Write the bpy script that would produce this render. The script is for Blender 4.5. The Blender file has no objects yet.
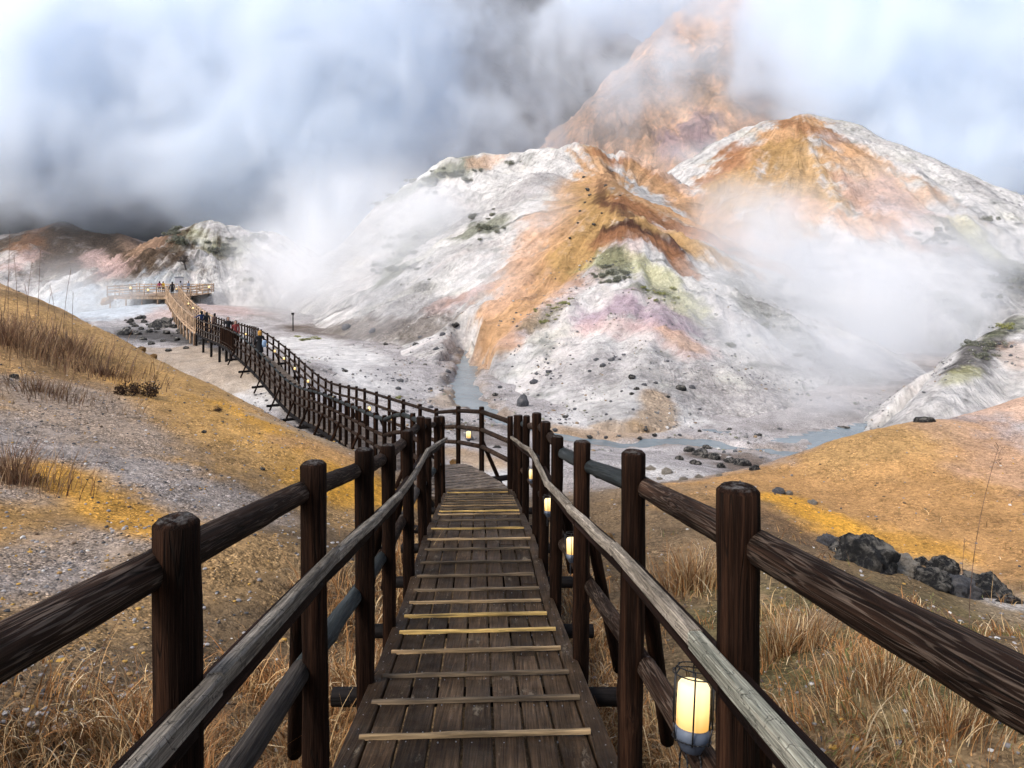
import bpy, bmesh, math, random
import numpy as np
from mathutils import Vector, Matrix, Quaternion, noise as mnoise

random.seed(7)
RNG = np.random.default_rng(11)
sc = bpy.context.scene
COL = sc.collection
F = 731.0           # focal length in pixels of the 1024 px frame
HY = 255.0          # horizon row
CZ = 8.0            # camera height, valley floor is about zero


# ------------------------------------------------------------------ helpers
def P(px, py, d):
    """point at depth d metres seen in the direction of pixel px, py"""
    return Vector(((px - 512.0) / F * d, d, CZ - (py - HY) / F * d))


def lin(r, g, b):
    f = lambda c: (c / 255.0 / 12.92) if c / 255.0 <= 0.04045 else ((c / 255.0 + 0.055) / 1.055) ** 2.4
    return (f(r), f(g), f(b))


def _hash(ix, iy, seed):
    h = (ix.astype(np.int64) * 374761393 + iy.astype(np.int64) * 668265263 + seed * 974634777) & 0xFFFFFFFF
    h = ((h ^ (h >> 13)) * 1274126177) & 0xFFFFFFFF
    h = (h ^ (h >> 16)) & 0xFFFFFFFF
    return h


def perlin(x, y, seed=0):
    x = np.asarray(x, float); y = np.asarray(y, float)
    x0 = np.floor(x); y0 = np.floor(y)
    fx = x - x0; fy = y - y0
    u = fx * fx * fx * (fx * (fx * 6 - 15) + 10); v = fy * fy * fy * (fy * (fy * 6 - 15) + 10)

    def g(ox, oy):
        a = _hash(x0 + ox, y0 + oy, seed).astype(float) / 4294967295.0 * 2 * np.pi
        return np.cos(a) * (fx - ox) + np.sin(a) * (fy - oy)
    a = g(0, 0); b = g(1, 0); c = g(0, 1); d = g(1, 1)
    return ((a * (1 - u) + b * u) * (1 - v) + (c * (1 - u) + d * u) * v) * 1.5


def fbm(x, y, octv=5, seed=0, gain=0.5, lac=2.03):
    s = 0; a = 1; t = 0
    for i in range(octv):
        s = s + a * perlin(x, y, seed + i * 17); t += a
        x = x * lac + 3.1; y = y * lac + 1.7; a *= gain
    return s / t


def ridged(x, y, octv=4, seed=0):
    s = 0; a = 1; t = 0
    for i in range(octv):
        s = s + a * (1 - np.abs(perlin(x, y, seed + i * 13)) * 2); t += a
        x = x * 2.1 + 5.2; y = y * 2.1 + 1.3; a *= 0.5
    return s / t


def sstep(a, b, x):
    t = np.clip((x - a) / (b - a), 0, 1)
    return t * t * (3 - 2 * t)


def mesh_from(name, verts, faces, smooth=True):
    me = bpy.data.meshes.new(name)
    verts = np.asarray(verts, np.float32)
    me.vertices.add(len(verts)); me.vertices.foreach_set('co', verts.ravel())
    if isinstance(faces, np.ndarray):
        n, k = faces.shape
        me.loops.add(n * k); me.loops.foreach_set('vertex_index', faces.astype(np.int32).ravel())
        me.polygons.add(n)
        me.polygons.foreach_set('loop_start', np.arange(0, n * k, k, dtype=np.int32))
    else:
        tot = sum(len(f) for f in faces)
        me.loops.add(tot); me.loops.foreach_set('vertex_index', np.fromiter((i for f in faces for i in f), np.int32, tot))
        me.polygons.add(len(faces))
        ls = np.cumsum([0] + [len(f) for f in faces[:-1]]).astype(np.int32)
        me.polygons.foreach_set('loop_start', ls)
    me.update(calc_edges=True)
    me.polygons.foreach_set('use_smooth', np.full(len(me.polygons), smooth))
    return me


def setcol(me, rgba, name='Col'):
    at = me.color_attributes.new(name, 'FLOAT_COLOR', 'POINT')
    at.data.foreach_set('color', np.asarray(rgba, np.float32).ravel())


def link(name, me, mat=None, parent=None, loc=None, mtx=None):
    o = bpy.data.objects.new(name, me)
    COL.objects.link(o)
    if mat is not None and not me.materials:
        for m in (mat if isinstance(mat, (list, tuple)) else [mat]):
            me.materials.append(m)
    if mtx is not None:
        o.matrix_world = mtx
    if loc is not None:
        o.location = loc
    if parent is not None:
        o.parent = parent
    return o


def tag(o, label, cat, group=None, kind=None):
    if label: o['label'] = label
    if cat: o['category'] = cat
    if group: o['group'] = group
    if kind: o['kind'] = kind
    return o


def root(name, loc, label, cat, group=None, rz=0.0):
    o = bpy.data.objects.new(name, None)
    o.empty_display_size = 0.2
    COL.objects.link(o)
    o.location = loc; o.rotation_euler = (0, 0, rz)
    return tag(o, label, cat, group)


def copy_tree(o, parent=None):
    c = o.copy(); COL.objects.link(c)
    if parent is not None: c.parent = parent
    for ch in list(o.children):
        copy_tree(ch, c)
    return c


# ------------------------------------------------------------------ materials
class NT:
    """tiny node-tree writer"""
    def __init__(s, mat):
        mat.use_nodes = True
        s.t = mat.node_tree; s.t.nodes.clear(); s.l = s.t.links

    def n(s, typ, ins=None, **kw):
        nd = s.t.nodes.new(typ)
        for k, v in kw.items(): setattr(nd, k, v)
        for k, v in (ins or {}).items():
            if hasattr(v, 'is_output') or hasattr(v, 'links'):
                s.l.new(v, nd.inputs[k])
            else:
                nd.inputs[k].default_value = v
        return nd

    def math(s, op, a, b=0.0, c=0.0, clamp=False):
        nd = s.t.nodes.new('ShaderNodeMath'); nd.operation = op; nd.use_clamp = clamp
        for i, v in enumerate((a, b, c)):
            if hasattr(v, 'links'): s.l.new(v, nd.inputs[i])
            else: nd.inputs[i].default_value = v
        return nd.outputs[0]

    def mix(s, f, a, b, blend='MIX'):
        nd = s.t.nodes.new('ShaderNodeMix'); nd.data_type = 'RGBA'; nd.blend_type = blend
        for i, v in ((0, f), (6, a), (7, b)):
            if hasattr(v, 'links'): s.l.new(v, nd.inputs[i])
            elif isinstance(v, (int, float)): nd.inputs[i].default_value = v
            else: nd.inputs[i].default_value = (*v[:3], 1)
        return nd.outputs[2]

    def ramp(s, f, stops):
        nd = s.t.nodes.new('ShaderNodeValToRGB')
        el = nd.color_ramp.elements
        while len(el) < len(stops): el.new(0.5)
        for e, (p, c) in zip(el, stops):
            e.position = p
            e.color = (c, c, c, 1) if isinstance(c, (int, float)) else (*c[:3], 1)
        s.l.new(f, nd.inputs[0])
        return nd.outputs[0]

    def noise(s, co, scale, detail=4, rough=0.55, dist=0.0):
        nd = s.n('ShaderNodeTexNoise', {'Vector': co, 'Scale': scale, 'Detail': detail, 'Roughness': rough, 'Distortion': dist})
        return nd.outputs['Fac']

    def mapping(s, co, scale=(1, 1, 1), loc=(0, 0, 0), rot=(0, 0, 0)):
        nd = s.n('ShaderNodeMapping', {'Vector': co})
        nd.inputs['Scale'].default_value = scale
        if hasattr(loc, 'links'): s.l.new(loc, nd.inputs['Location'])
        else: nd.inputs['Location'].default_value = loc
        nd.inputs['Rotation'].default_value = rot
        return nd.outputs[0]

    def bump(s, h, strength=0.5, dist=0.01, normal=None):
        nd = s.n('ShaderNodeBump', {'Height': h, 'Strength': strength, 'Distance': dist})
        if normal is not None: s.l.new(normal, nd.inputs['Normal'])
        return nd.outputs[0]

    def out(s, color, rough=0.8, normal=None, spec=0.3, emis=None, emis_s=0.0, alpha=None, metal=0.0):
        b = s.n('ShaderNodeBsdfPrincipled')
        for k, v in (('Base Color', color), ('Roughness', rough), ('Specular IOR Level', spec), ('Metallic', metal)):
            if hasattr(v, 'links'): s.l.new(v, b.inputs[k])
            else: b.inputs[k].default_value = (*v[:3], 1) if isinstance(v, (tuple, list)) else v
        if normal is not None: s.l.new(normal, b.inputs['Normal'])
        if emis is not None:
            if hasattr(emis, 'links'): s.l.new(emis, b.inputs['Emission Color'])
            else: b.inputs['Emission Color'].default_value = (*emis, 1)
            if hasattr(emis_s, 'links'): s.l.new(emis_s, b.inputs['Emission Strength'])
            else: b.inputs['Emission Strength'].default_value = emis_s
        o = s.n('ShaderNodeOutputMaterial')
        s.l.new(b.outputs[0], o.inputs[0])
        return b


def mat_wood(name, dark, mid, light, streak=0.25, ring=0.0, ringcol=(0.3, 0.28, 0.27), rough=0.6, axis='Z',
             grain=60.0, along=2.2, bump=0.6, top=None, spec=0.3, crack=True):
    m = bpy.data.materials.new(name); t = NT(m)
    tc = t.n('ShaderNodeTexCoord'); oi = t.n('ShaderNodeObjectInfo')
    rnd = oi.outputs['Random']
    off = t.n('ShaderNodeCombineXYZ', {0: t.math('MULTIPLY', rnd, 31.0), 1: t.math('MULTIPLY', rnd, 17.0), 2: t.math('MULTIPLY', rnd, 53.0)}).outputs[0]
    sc_ = {'Z': (grain, grain, along), 'Y': (grain, along, grain), 'X': (along, grain, grain)}[axis]
    co = t.mapping(tc.outputs['Object'], sc_, off)
    n1 = t.noise(co, 1.0, 6, 0.65, 0.3)
    co2 = t.mapping(tc.outputs['Object'], tuple(v * 0.16 for v in sc_), off)
    n2 = t.noise(co2, 1.0, 4, 0.55, 0.2)
    n3 = t.noise(tc.outputs['Object'], 3.0, 3, 0.6)
    base = t.ramp(n2, [(0.3, dark), (0.52, mid), (0.72, light)])
    fine = t.ramp(n1, [(0.36, 0.2), (0.5, 0.8), (0.64, 1.7)])
    col = t.mix(0.8, base, fine, 'MULTIPLY')
    h = n1
    if ring > 0:
        co3 = t.mapping(tc.outputs['Object'], tuple(v * 0.3 if v > 5 else v * 0.35 for v in sc_), off)
        nn = t.noise(co3, 1.0, 3, 0.5, 0.0)
        band = t.math('SINE', t.math('MULTIPLY', nn, 62.0))
        bf = t.ramp(band, [(0.25, 0.0), (0.9, 1.0)])
        patch = t.ramp(n3, [(0.35, 0.12), (0.62, 1.0)])
        k = t.math('MULTIPLY', t.math('MULTIPLY', bf, patch), ring)
        k = t.math('MULTIPLY', k, t.ramp(n1, [(0.3, 0.3), (0.6, 1.0)]))
        col = t.mix(k, col, ringcol)
        h = t.math('ADD', h, t.math('MULTIPLY', bf, 0.5))
    if crack:
        co4 = t.mapping(tc.outputs['Object'], tuple(19.0 if v > 5 else 0.75 for v in sc_), off)
        cr = t.noise(co4, 1.0, 2, 0.5)
        cf = t.ramp(t.math('ABSOLUTE', t.math('SUBTRACT', cr, 0.5)), [(0.0, 0.0), (0.011, 1.0)])
        col = t.mix(t.math('MULTIPLY', t.math('SUBTRACT', 1.0, cf), 0.8), col, (0.006, 0.005, 0.004))
        h = t.math('ADD', h, t.math('MULTIPLY', cf, 0.8))
    col = t.mix(1.0, col, t.ramp(rnd, [(0.0, 0.75), (1.0, 1.2)]), 'MULTIPLY')
    if top is not None:      # worn upward-facing end grain
        geo = t.n('ShaderNodeNewGeometry'); sep = t.n('ShaderNodeSeparateXYZ', {0: geo.outputs['Normal']})
        up = t.ramp(sep.outputs[2], [(0.75, 0.0), (0.97, 1.0)])
        ntop = t.ramp(t.noise(tc.outputs['Object'], 45.0, 4, 0.7), [(0.45, 0.0), (0.65, 1.0)])
        col = t.mix(t.math('MULTIPLY', up, t.math('MULTIPLY', ntop, 0.8)), col, top)
    t.out(col, t.ramp(n1, [(0.2, rough - 0.12), (0.8, rough + 0.15)]), t.bump(h, bump, 0.006), spec)
    return m


M = {}
M['post'] = mat_wood('dark stained post wood', (0.005, 0.0026, 0.0016), (0.016, 0.0076, 0.0044), (0.046, 0.0215, 0.012), rough=0.8, spec=0.05, top=(0.16, 0.15, 0.14), grain=130, along=4.0, ring=0.2, ringcol=(0.05, 0.03, 0.022))
M['rail'] = mat_wood('dark stained rail log', (0.008, 0.0046, 0.0032), (0.023, 0.0125, 0.0082), (0.056, 0.032, 0.021), rough=0.78, spec=0.06, ring=0.55, ringcol=(0.20, 0.15, 0.115), grain=105, along=3.6)
M['board'] = mat_wood('dark reddish brown board', (0.006, 0.003, 0.0025), (0.016, 0.0085, 0.0065), (0.036, 0.019, 0.015), rough=0.75, spec=0.06, grain=120, along=2.5)
M['beam'] = mat_wood('blackened beam log', (0.004, 0.0034, 0.0032), (0.009, 0.007, 0.0065), (0.018, 0.014, 0.0125), rough=0.7, spec=0.12)
M['cap'] = mat_wood('weathered grey handrail', (0.14, 0.115, 0.088), (0.30, 0.255, 0.20), (0.50, 0.43, 0.345), rough=0.85, spec=0.08, ring=0.5, ringcol=(0.13, 0.11, 0.095), grain=210, along=7.0)
M['capgreen'] = mat_wood('newer greenish handrail', (0.18, 0.18, 0.145), (0.34, 0.335, 0.27), (0.52, 0.47, 0.385), rough=0.85, spec=0.08, ring=0.35, ringcol=(0.2, 0.14, 0.09), grain=210, along=6.0)
M['greylog'] = mat_wood('weathered grey log', (0.025, 0.02, 0.017), (0.06, 0.05, 0.043), (0.12, 0.10, 0.088), rough=0.75, spec=0.12, ring=0.4, ringcol=(0.2, 0.175, 0.15), grain=110)
M['greenlog'] = mat_wood('slate green rail log', (0.01, 0.014, 0.0145), (0.026, 0.033, 0.034), (0.06, 0.067, 0.067), rough=0.7, spec=0.14, ring=0.3, ringcol=(0.13, 0.13, 0.12), grain=100)
M['cleat'] = mat_wood('worn batten wood', (0.16, 0.10, 0.05), (0.30, 0.20, 0.10), (0.44, 0.31, 0.17), rough=0.65, axis='X', grain=60, along=3, crack=False)
M['cleatnew'] = mat_wood('fresh yellow batten wood', (0.36, 0.23, 0.07), (0.52, 0.34, 0.11), (0.62, 0.43, 0.17), rough=0.6, axis='X', grain=60, along=3, crack=False)
M['cleatold'] = mat_wood('dull grey brown batten wood', (0.06, 0.042, 0.026), (0.12, 0.085, 0.05), (0.2, 0.14, 0.085), rough=0.65, axis='X', grain=60, along=3, crack=False)
M['newwood'] = mat_wood('light tan timber', (0.26, 0.17, 0.10), (0.40, 0.27, 0.17), (0.52, 0.37, 0.25), rough=0.75, ring=0.0, grain=8, along=2, crack=False)


def mat_deck():
    m = bpy.data.materials.new('worn deck planks'); t = NT(m)
    tc = t.n('ShaderNodeTexCoord'); at = t.n('ShaderNodeAttribute', attribute_name='Col')
    sep = t.n('ShaderNodeSeparateColor', {0: at.outputs['Color']})
    off = t.n('ShaderNodeCombineXYZ', {0: t.math('MULTIPLY', sep.outputs[0], 40.0), 1: t.math('MULTIPLY', sep.outputs[1], 60.0), 2: 0.0}).outputs[0]
    co = t.mapping(tc.outputs['Object'], (110, 2.6, 2.6), off)
    n1 = t.noise(co, 1.0, 6, 0.65, 0.4)
    co2 = t.mapping(tc.outputs['Object'], (14, 0.8, 0.8), off)
    n2 = t.noise(co2, 1.0, 3, 0.5, 0.4)
    band = t.ramp(t.math('SINE', t.math('MULTIPLY', n2, 60.0)), [(0.2, 0.75), (0.9, 1.15)])
    stain = t.noise(tc.outputs['Object'], 1.6, 5, 0.65)
    base = t.ramp(stain, [(0.3, (0.022, 0.0125, 0.0065)), (0.52, (0.055, 0.033, 0.018)), (0.72, (0.112, 0.072, 0.042))])
    tone = t.ramp(sep.outputs[0], [(0.0, 0.62), (1.0, 1.4)])
    col = t.mix(1.0, base, tone, 'MULTIPLY')
    col = t.mix(0.9, col, t.ramp(n1, [(0.34, 0.25), (0.5, 0.9), (0.66, 1.7)]), 'MULTIPLY')
    col = t.mix(0.7, col, band, 'MULTIPLY')
    # worn pale flecks down the middle
    wf = t.noise(t.mapping(tc.outputs['Object'], (9, 3, 1)), 1.0, 5, 0.75)
    k = t.math('MULTIPLY', t.ramp(wf, [(0.60, 0.0), (0.68, 1.0)]), 0.5)
    col = t.mix(k, col, (0.30, 0.25, 0.18))
    # knots
    vor = t.n('ShaderNodeTexVoronoi', {'Vector': t.mapping(tc.outputs['Object'], (5.5, 2.2, 0.1), off), 'Scale': 1.0})
    kn = t.ramp(vor.outputs['Distance'], [(0.05, 1.0), (0.13, 0.0)])
    col = t.mix(t.math('MULTIPLY', kn, 0.75), col, (0.012, 0.009, 0.007))
    nr = t.noise(tc.outputs['Object'], 5.0, 4, 0.6)
    t.out(col, t.ramp(nr, [(0.3, 0.45), (0.7, 0.72)]), t.bump(t.math('ADD', n1, t.math('MULTIPLY', band, 0.5)), 0.9, 0.005), 0.1)
    return m


M['deck'] = mat_deck()
M['crossdeck'] = None


def mat_ground(name, pebble=28.0, bumpd=0.02, fine=9.0, blotch=1.2, var=0.35, flow=0.0):
    m = bpy.data.materials.new(name); t = NT(m)
    tc = t.n('ShaderNodeTexCoord'); at = t.n('ShaderNodeAttribute', attribute_name='Col')
    co = tc.outputs['Object']
    col = at.outputs['Color']
    grav = t.math('MULTIPLY', at.outputs['Alpha'], t.ramp(t.noise(co, blotch * 1.7, 5, 0.7, 0.6), [(0.36, 0.2), (0.58, 1.0)]))
    n1 = t.noise(co, fine, 8, 0.7, 0.2)
    n2 = t.noise(co, blotch, 6, 0.65, 0.4)
    c1 = t.mix(1.0, col, t.ramp(n1, [(0.28, 1 - var * 1.5), (0.5, 1.0), (0.75, 1 + var * 0.8)]), 'MULTIPLY')
    c1 = t.mix(1.0, c1, t.ramp(n2, [(0.3, 1 - var * 0.8), (0.55, 1.0), (0.75, 1 + var * 0.4)]), 'MULTIPLY')
    v = t.n('ShaderNodeTexVoronoi', {'Vector': co, 'Scale': pebble, 'Randomness': 1.0})
    v2 = t.n('ShaderNodeTexVoronoi', {'Vector': co, 'Scale': pebble * 0.37, 'Randomness': 1.0})
    pc = t.n('ShaderNodeSeparateColor', {0: v.outputs['Color']})
    pc2 = t.n('ShaderNodeSeparateColor', {0: v2.outputs['Color']})
    peb = t.ramp(pc.outputs[0], [(0.0, (0.35, 0.34, 0.34)), (0.3, (0.85, 0.83, 0.81)), (0.6, (1.15, 1.12, 1.08)), (0.88, (1.5, 1.5, 1.5)), (1.0, (2.4, 2.4, 2.4))])
    peb2 = t.ramp(pc2.outputs[1], [(0.0, (0.3, 0.29, 0.28)), (0.2, (0.9, 0.9, 0.9)), (0.8, (1.0, 1.0, 1.0)), (1.0, (1.6, 1.6, 1.65))])
    c2 = t.mix(1.0, c1, peb, 'MULTIPLY')
    c2 = t.mix(0.7, c2, peb2, 'MULTIPLY')
    edge = t.ramp(v.outputs['Distance'], [(0.3, 1.0), (0.65, 0.55)])
    c2 = t.mix(0.8, c2, edge, 'MULTIPLY')
    cc = t.mix(grav, c1, c2)
    hh = t.math('MULTIPLY', n1, 1.0)
    if flow:
        fa = t.n('ShaderNodeAttribute', attribute_name='Flow')
        f1 = t.noise(t.mapping(fa.outputs['Vector'], (4.0, 1.2, 1.0)), 1.0, 7, 0.68, 0.25)
        f2 = t.noise(t.mapping(fa.outputs['Vector'], (1.2, 0.8, 1.0)), 1.0, 5, 0.6, 0.4)
        cc = t.mix(flow, cc, t.ramp(f1, [(0.3, 0.45), (0.5, 1.0), (0.7, 1.25)]), 'MULTIPLY')
        cc = t.mix(flow * .8, cc, t.ramp(f2, [(0.3, 0.6), (0.5, 1.0), (0.7, 1.15)]), 'MULTIPLY')
        hh = t.math('ADD', hh, t.math('MULTIPLY', f1, 1.6))
    h = t.math('ADD', hh,
               t.math('MULTIPLY', t.math('MULTIPLY', t.math('SUBTRACT', 1.0, v.outputs['Distance']), grav), 0.8))
    h = t.math('ADD', h, t.math('MULTIPLY', t.math('MULTIPLY', t.math('SUBTRACT', 1.0, v2.outputs['Distance']), grav), 1.2))
    t.out(cc, 0.92, t.bump(h, 0.9, bumpd), 0.12)
    return m


M['ground'] = mat_ground('gravelly earth', 44.0, 0.022, 12.0, 1.1, 0.42)
M['hill'] = mat_ground('altered clay slopes', 7.5, 0.24, 1.9, 0.30, 0.30, 0.42)
M['farhill'] = mat_ground('far slopes', 1.2, 0.6, 0.7, 0.12, 0.35, 0.8)


def mat_simple(name, c, rough=0.7, var=0.25, scale=20.0, spec=0.3, metal=0.0, bump=0.0):
    m = bpy.data.materials.new(name); t = NT(m)
    tc = t.n('ShaderNodeTexCoord')
    n = t.noise(tc.outputs['Object'], scale, 4, 0.6)
    col = t.mix(1.0, c, t.ramp(n, [(0.3, 1 - var), (0.7, 1 + var)]), 'MULTIPLY')
    t.out(col, rough, t.bump(n, bump, 0.01) if bump else None, spec, metal=metal)
    return m


def mat_rock(name, dark, pale, amount=0.5):
    m = bpy.data.materials.new(name); t = NT(m)
    tc = t.n('ShaderNodeTexCoord'); oi = t.n('ShaderNodeObjectInfo')
    off = t.n('ShaderNodeCombineXYZ', {0: t.math('MULTIPLY', oi.outputs['Random'], 23.0), 1: t.math('MULTIPLY', oi.outputs['Random'], 41.0), 2: 0.0}).outputs[0]
    co = t.mapping(tc.outputs['Object'], (1, 1, 1), off)
    n1 = t.noise(co, 6.0, 8, 0.75, 0.3); n2 = t.noise(co, 2.2, 6, 0.7, 0.5)
    geo = t.n('ShaderNodeNewGeometry'); sep = t.n('ShaderNodeSeparateXYZ', {0: geo.outputs['Normal']})
    k = t.math('MULTIPLY', t.ramp(n2, [(0.46, 0.0), (0.62, 1.0)]), t.ramp(sep.outputs[2], [(0.1, 0.25), (0.8, 1.0)]))
    base = t.mix(1.0, dark, t.ramp(n1, [(0.3, 0.45), (0.7, 1.7)]), 'MULTIPLY')
    col = t.mix(t.math('MULTIPLY', k, amount), base, pale)
    n5 = t.noise(co, 22.0, 5, 0.7)
    t.out(col, 0.8, t.bump(t.math('ADD', n1, t.math('MULTIPLY', n5, 0.35)), 1.0, 0.14), 0.25)
    return m


M['rock'] = mat_rock('black volcanic rock', (0.02, 0.02, 0.021), (0.33, 0.30, 0.255), 0.85)
M['rockgrey'] = mat_rock('grey rock', (0.10, 0.10, 0.11), (0.3, 0.28, 0.25), 0.5)
M['rockpale'] = mat_rock('pale crusted rock', (0.30, 0.26, 0.21), (0.5, 0.46, 0.40), 0.6)
M['rockochre'] = mat_rock('ochre rock', (0.30, 0.16, 0.05), (0.42, 0.33, 0.22), 0.4)


def mat_attr(name, rough=0.8, spec=0.15, sub=0.0):
    m = bpy.data.materials.new(name); t = NT(m)
    at = t.n('ShaderNodeAttribute', attribute_name='Col')
    t.out(at.outputs['Color'], rough, None, spec)
    return m


M['blade'] = mat_attr('dry grass blades', 0.7, 0.2)
M['leaf'] = mat_attr('scrub leaves', 0.8, 0.1)
M['pebble'] = mat_attr('loose pebbles', 0.85, 0.2)
M['metal'] = mat_simple('dark wire metal', (0.02, 0.02, 0.022), 0.45, 0.1, 30, 0.5, 0.6)
M['lampbase'] = mat_simple('grey lamp base', (0.10, 0.12, 0.16), 0.5, 0.15, 40)
M['nail'] = mat_simple('bright nail heads', (0.35, 0.36, 0.38), 0.35, 0.1, 60, 0.5, 0.7)
M['concrete'] = mat_simple('pale grey board', (0.33, 0.33, 0.36), 0.8, 0.12, 4)
M['bark'] = mat_simple('dead twig bark', (0.05, 0.04, 0.035), 0.9, 0.3, 30)


def mat_lamp():
    m = bpy.data.materials.new('lit lantern glass'); t = NT(m)
    tc = t.n('ShaderNodeTexCoord'); sep = t.n('ShaderNodeSeparateXYZ', {0: tc.outputs['Object']})
    f = t.math('MULTIPLY', sep.outputs[2], 1 / 0.19, clamp=True)
    c = t.ramp(f, [(0.22, (1.0, 0.50, 0.08)), (0.45, (1.0, 0.66, 0.2)), (0.8, (1.0, 0.78, 0.38))])
    s = t.ramp(f, [(0.15, 0.42), (0.45, 0.65), (0.75, 0.85), (1.0, 0.65)])
    t.out((0.5, 0.4, 0.25), 0.5, None, 0.3, emis=c, emis_s=t.math('MULTIPLY', s, 0.95))
    return m


M['glow'] = mat_lamp()


def mat_water():
    m = bpy.data.materials.new('milky blue stream water'); t = NT(m)
    tc = t.n('ShaderNodeTexCoord')
    n = t.noise(tc.outputs['Object'], 1.5, 5, 0.6, 0.5); n2 = t.noise(tc.outputs['Object'], 0.35, 4, 0.6, 0.5)
    col = t.ramp(n2, [(0.3, (0.10, 0.135, 0.155)), (0.7, (0.20, 0.245, 0.27))])
    t.out(col, 0.22, t.bump(n, 0.6, 0.06), 0.35)
    return m


M['water'] = mat_water()


# ------------------------------------------------------------------ route of the walkway (heights relative to the camera, +CZ)
DK = np.array([(-6, -0.55), (-3, -1.0), (0, -1.56), (1.79, -1.90), (3.0, -2.14), (4.5, -2.49), (6.0, -2.81), (7.1, -2.94), (8.1, -3.09), (9.9, -3.50), (11.9, -3.93), (13.6, -4.30), (16, -4.8)])


def dz(d):
    return CZ + np.interp(d, DK[:, 0], DK[:, 1])


def cx(d):
    return -0.01 - 0.0438 * d


# far (right-hand) edge of the long winding stretch
RT = np.array([(0.05, 12.8, -4.13), (-0.72, 15, -4.37), (-1.15, 16.2, -4.62), (-1.59, 17.3, -4.95), (-3.13, 21, -5.42), (-5.3, 26, -6.0), (-8.27, 32, -6.62), (-11.6, 37.5, -5.95), (-14.4, 42, -5.55),
               (-18.3, 50, -6.0), (-25.3, 62, -6.4), (-32.8, 75, -6.0), (-41.5, 91, -5.1)])


def smooth_poly(pts, step):
    """Catmull-Rom through pts, resampled evenly"""
    pts = np.asarray(pts, float)
    q = np.vstack([2 * pts[0] - pts[1], pts, 2 * pts[-1] - pts[-2]])
    out = []
    for i in range(1, len(q) - 2):
        for t in np.linspace(0, 1, 24, endpoint=False):
            a, b, c, d = q[i - 1], q[i], q[i + 1], q[i + 2]
            out.append(0.5 * (2 * b + (c - a) * t + (2 * a - 5 * b + 4 * c - d) * t * t + (3 * b - a - 3 * c + d) * t ** 3))
    out.append(pts[-1]); out = np.array(out)
    L = np.concatenate([[0], np.cumsum(np.linalg.norm(np.diff(out[:, :2], axis=0), axis=1))])
    n = max(2, int(round(L[-1] / step)) + 1)
    s = np.linspace(0, L[-1], n)
    return np.stack([np.interp(s, L, out[:, k]) for k in range(3)], 1)


def offset_poly(p, w):
    t = np.gradient(p[:, :2], axis=0); t /= np.linalg.norm(t, axis=1)[:, None]
    q = p.copy(); q[:, 0] += -t[:, 1] * w; q[:, 1] += t[:, 0] * w
    return q


ROUTE = smooth_poly(RT, 0.25)              # right edge, dense
ROUTE[:, 2] += CZ
WID = 1.45
ROUTEL = offset_poly(ROUTE, WID)           # left edge
ROUTEC = offset_poly(ROUTE, WID / 2)


def route_at_px(px, r=None):
    r = ROUTE if r is None else r
    u = 512 + F * r[:, 0] / r[:, 1]
    i = int(np.argmin(np.abs(u - px)))
    return r[i], i


# ------------------------------------------------------------------ terrain heights
# control points for the ground sheet: pixel x, pixel y, depth
CP = []
for p in [(0, 730, 3.0), (-200, 640, 3.6), (0, 640, 4.4), (0, 560, 6.2), (0, 430, 10.5), (0, 350, 15.5), (0, 284, 21.5), (60, 308, 20.5), (130, 343, 19.8), (200, 380, 18.6), (250, 406, 17.6),
          (300, 430, 16.3), (350, 449, 15.2), (150, 520, 8.2), (250, 480, 11.2), (150, 430, 12.5), (80, 370, 16.5), (270, 540, 7.4), (-150, 330, 15), (-150, 230, 22), (-300, 400, 9),
          # right side
          (850, 705, 4.2), (1000, 700, 4.0), (1150, 690, 4.2), (1000, 640, 5.4), (850, 590, 7.6), (900, 572, 9.2), (700, 530, 10.5), (650, 487, 14.2), (760, 512, 12.2),
          (1024, 632, 7.2), (1150, 600, 8),
          # orange mound
          (830, 545, 11.2), (930, 590, 9.4), (925, 419, 17.2), (880, 428, 16.9), (840, 440, 16.5), (780, 476, 15.2), (1024, 398, 18.4), (1100, 380, 19), (900, 500, 13.2), (1000, 500, 13), (1000, 440, 16), (850, 490, 14.2),
          # floor below
          (600, 466, 21), (700, 470, 20.5), (590, 452, 25)]:
    v = P(*p); CP.append((v.x, v.y, v.z))
for d in (-4, -1.5, 0.5, 2, 3.5, 5, 6.5, 8, 10, 12):
    CP.append((cx(d), d, float(dz(d)) - 0.55))
    CP.append((cx(d) - 1.1, d, float(dz(d)) - 0.45)); CP.append((cx(d) + 1.2, d, float(dz(d)) - 0.6))
for i in range(8, len(ROUTEC), 14):
    if ROUTEC[i, 1] < 62:
        CP.append((ROUTEC[i, 0], ROUTEC[i, 1], ROUTEC[i, 2] - (0.5 if ROUTEC[i, 1] < 43 else 1.2)))
FL = 0.3      # valley floor
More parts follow.
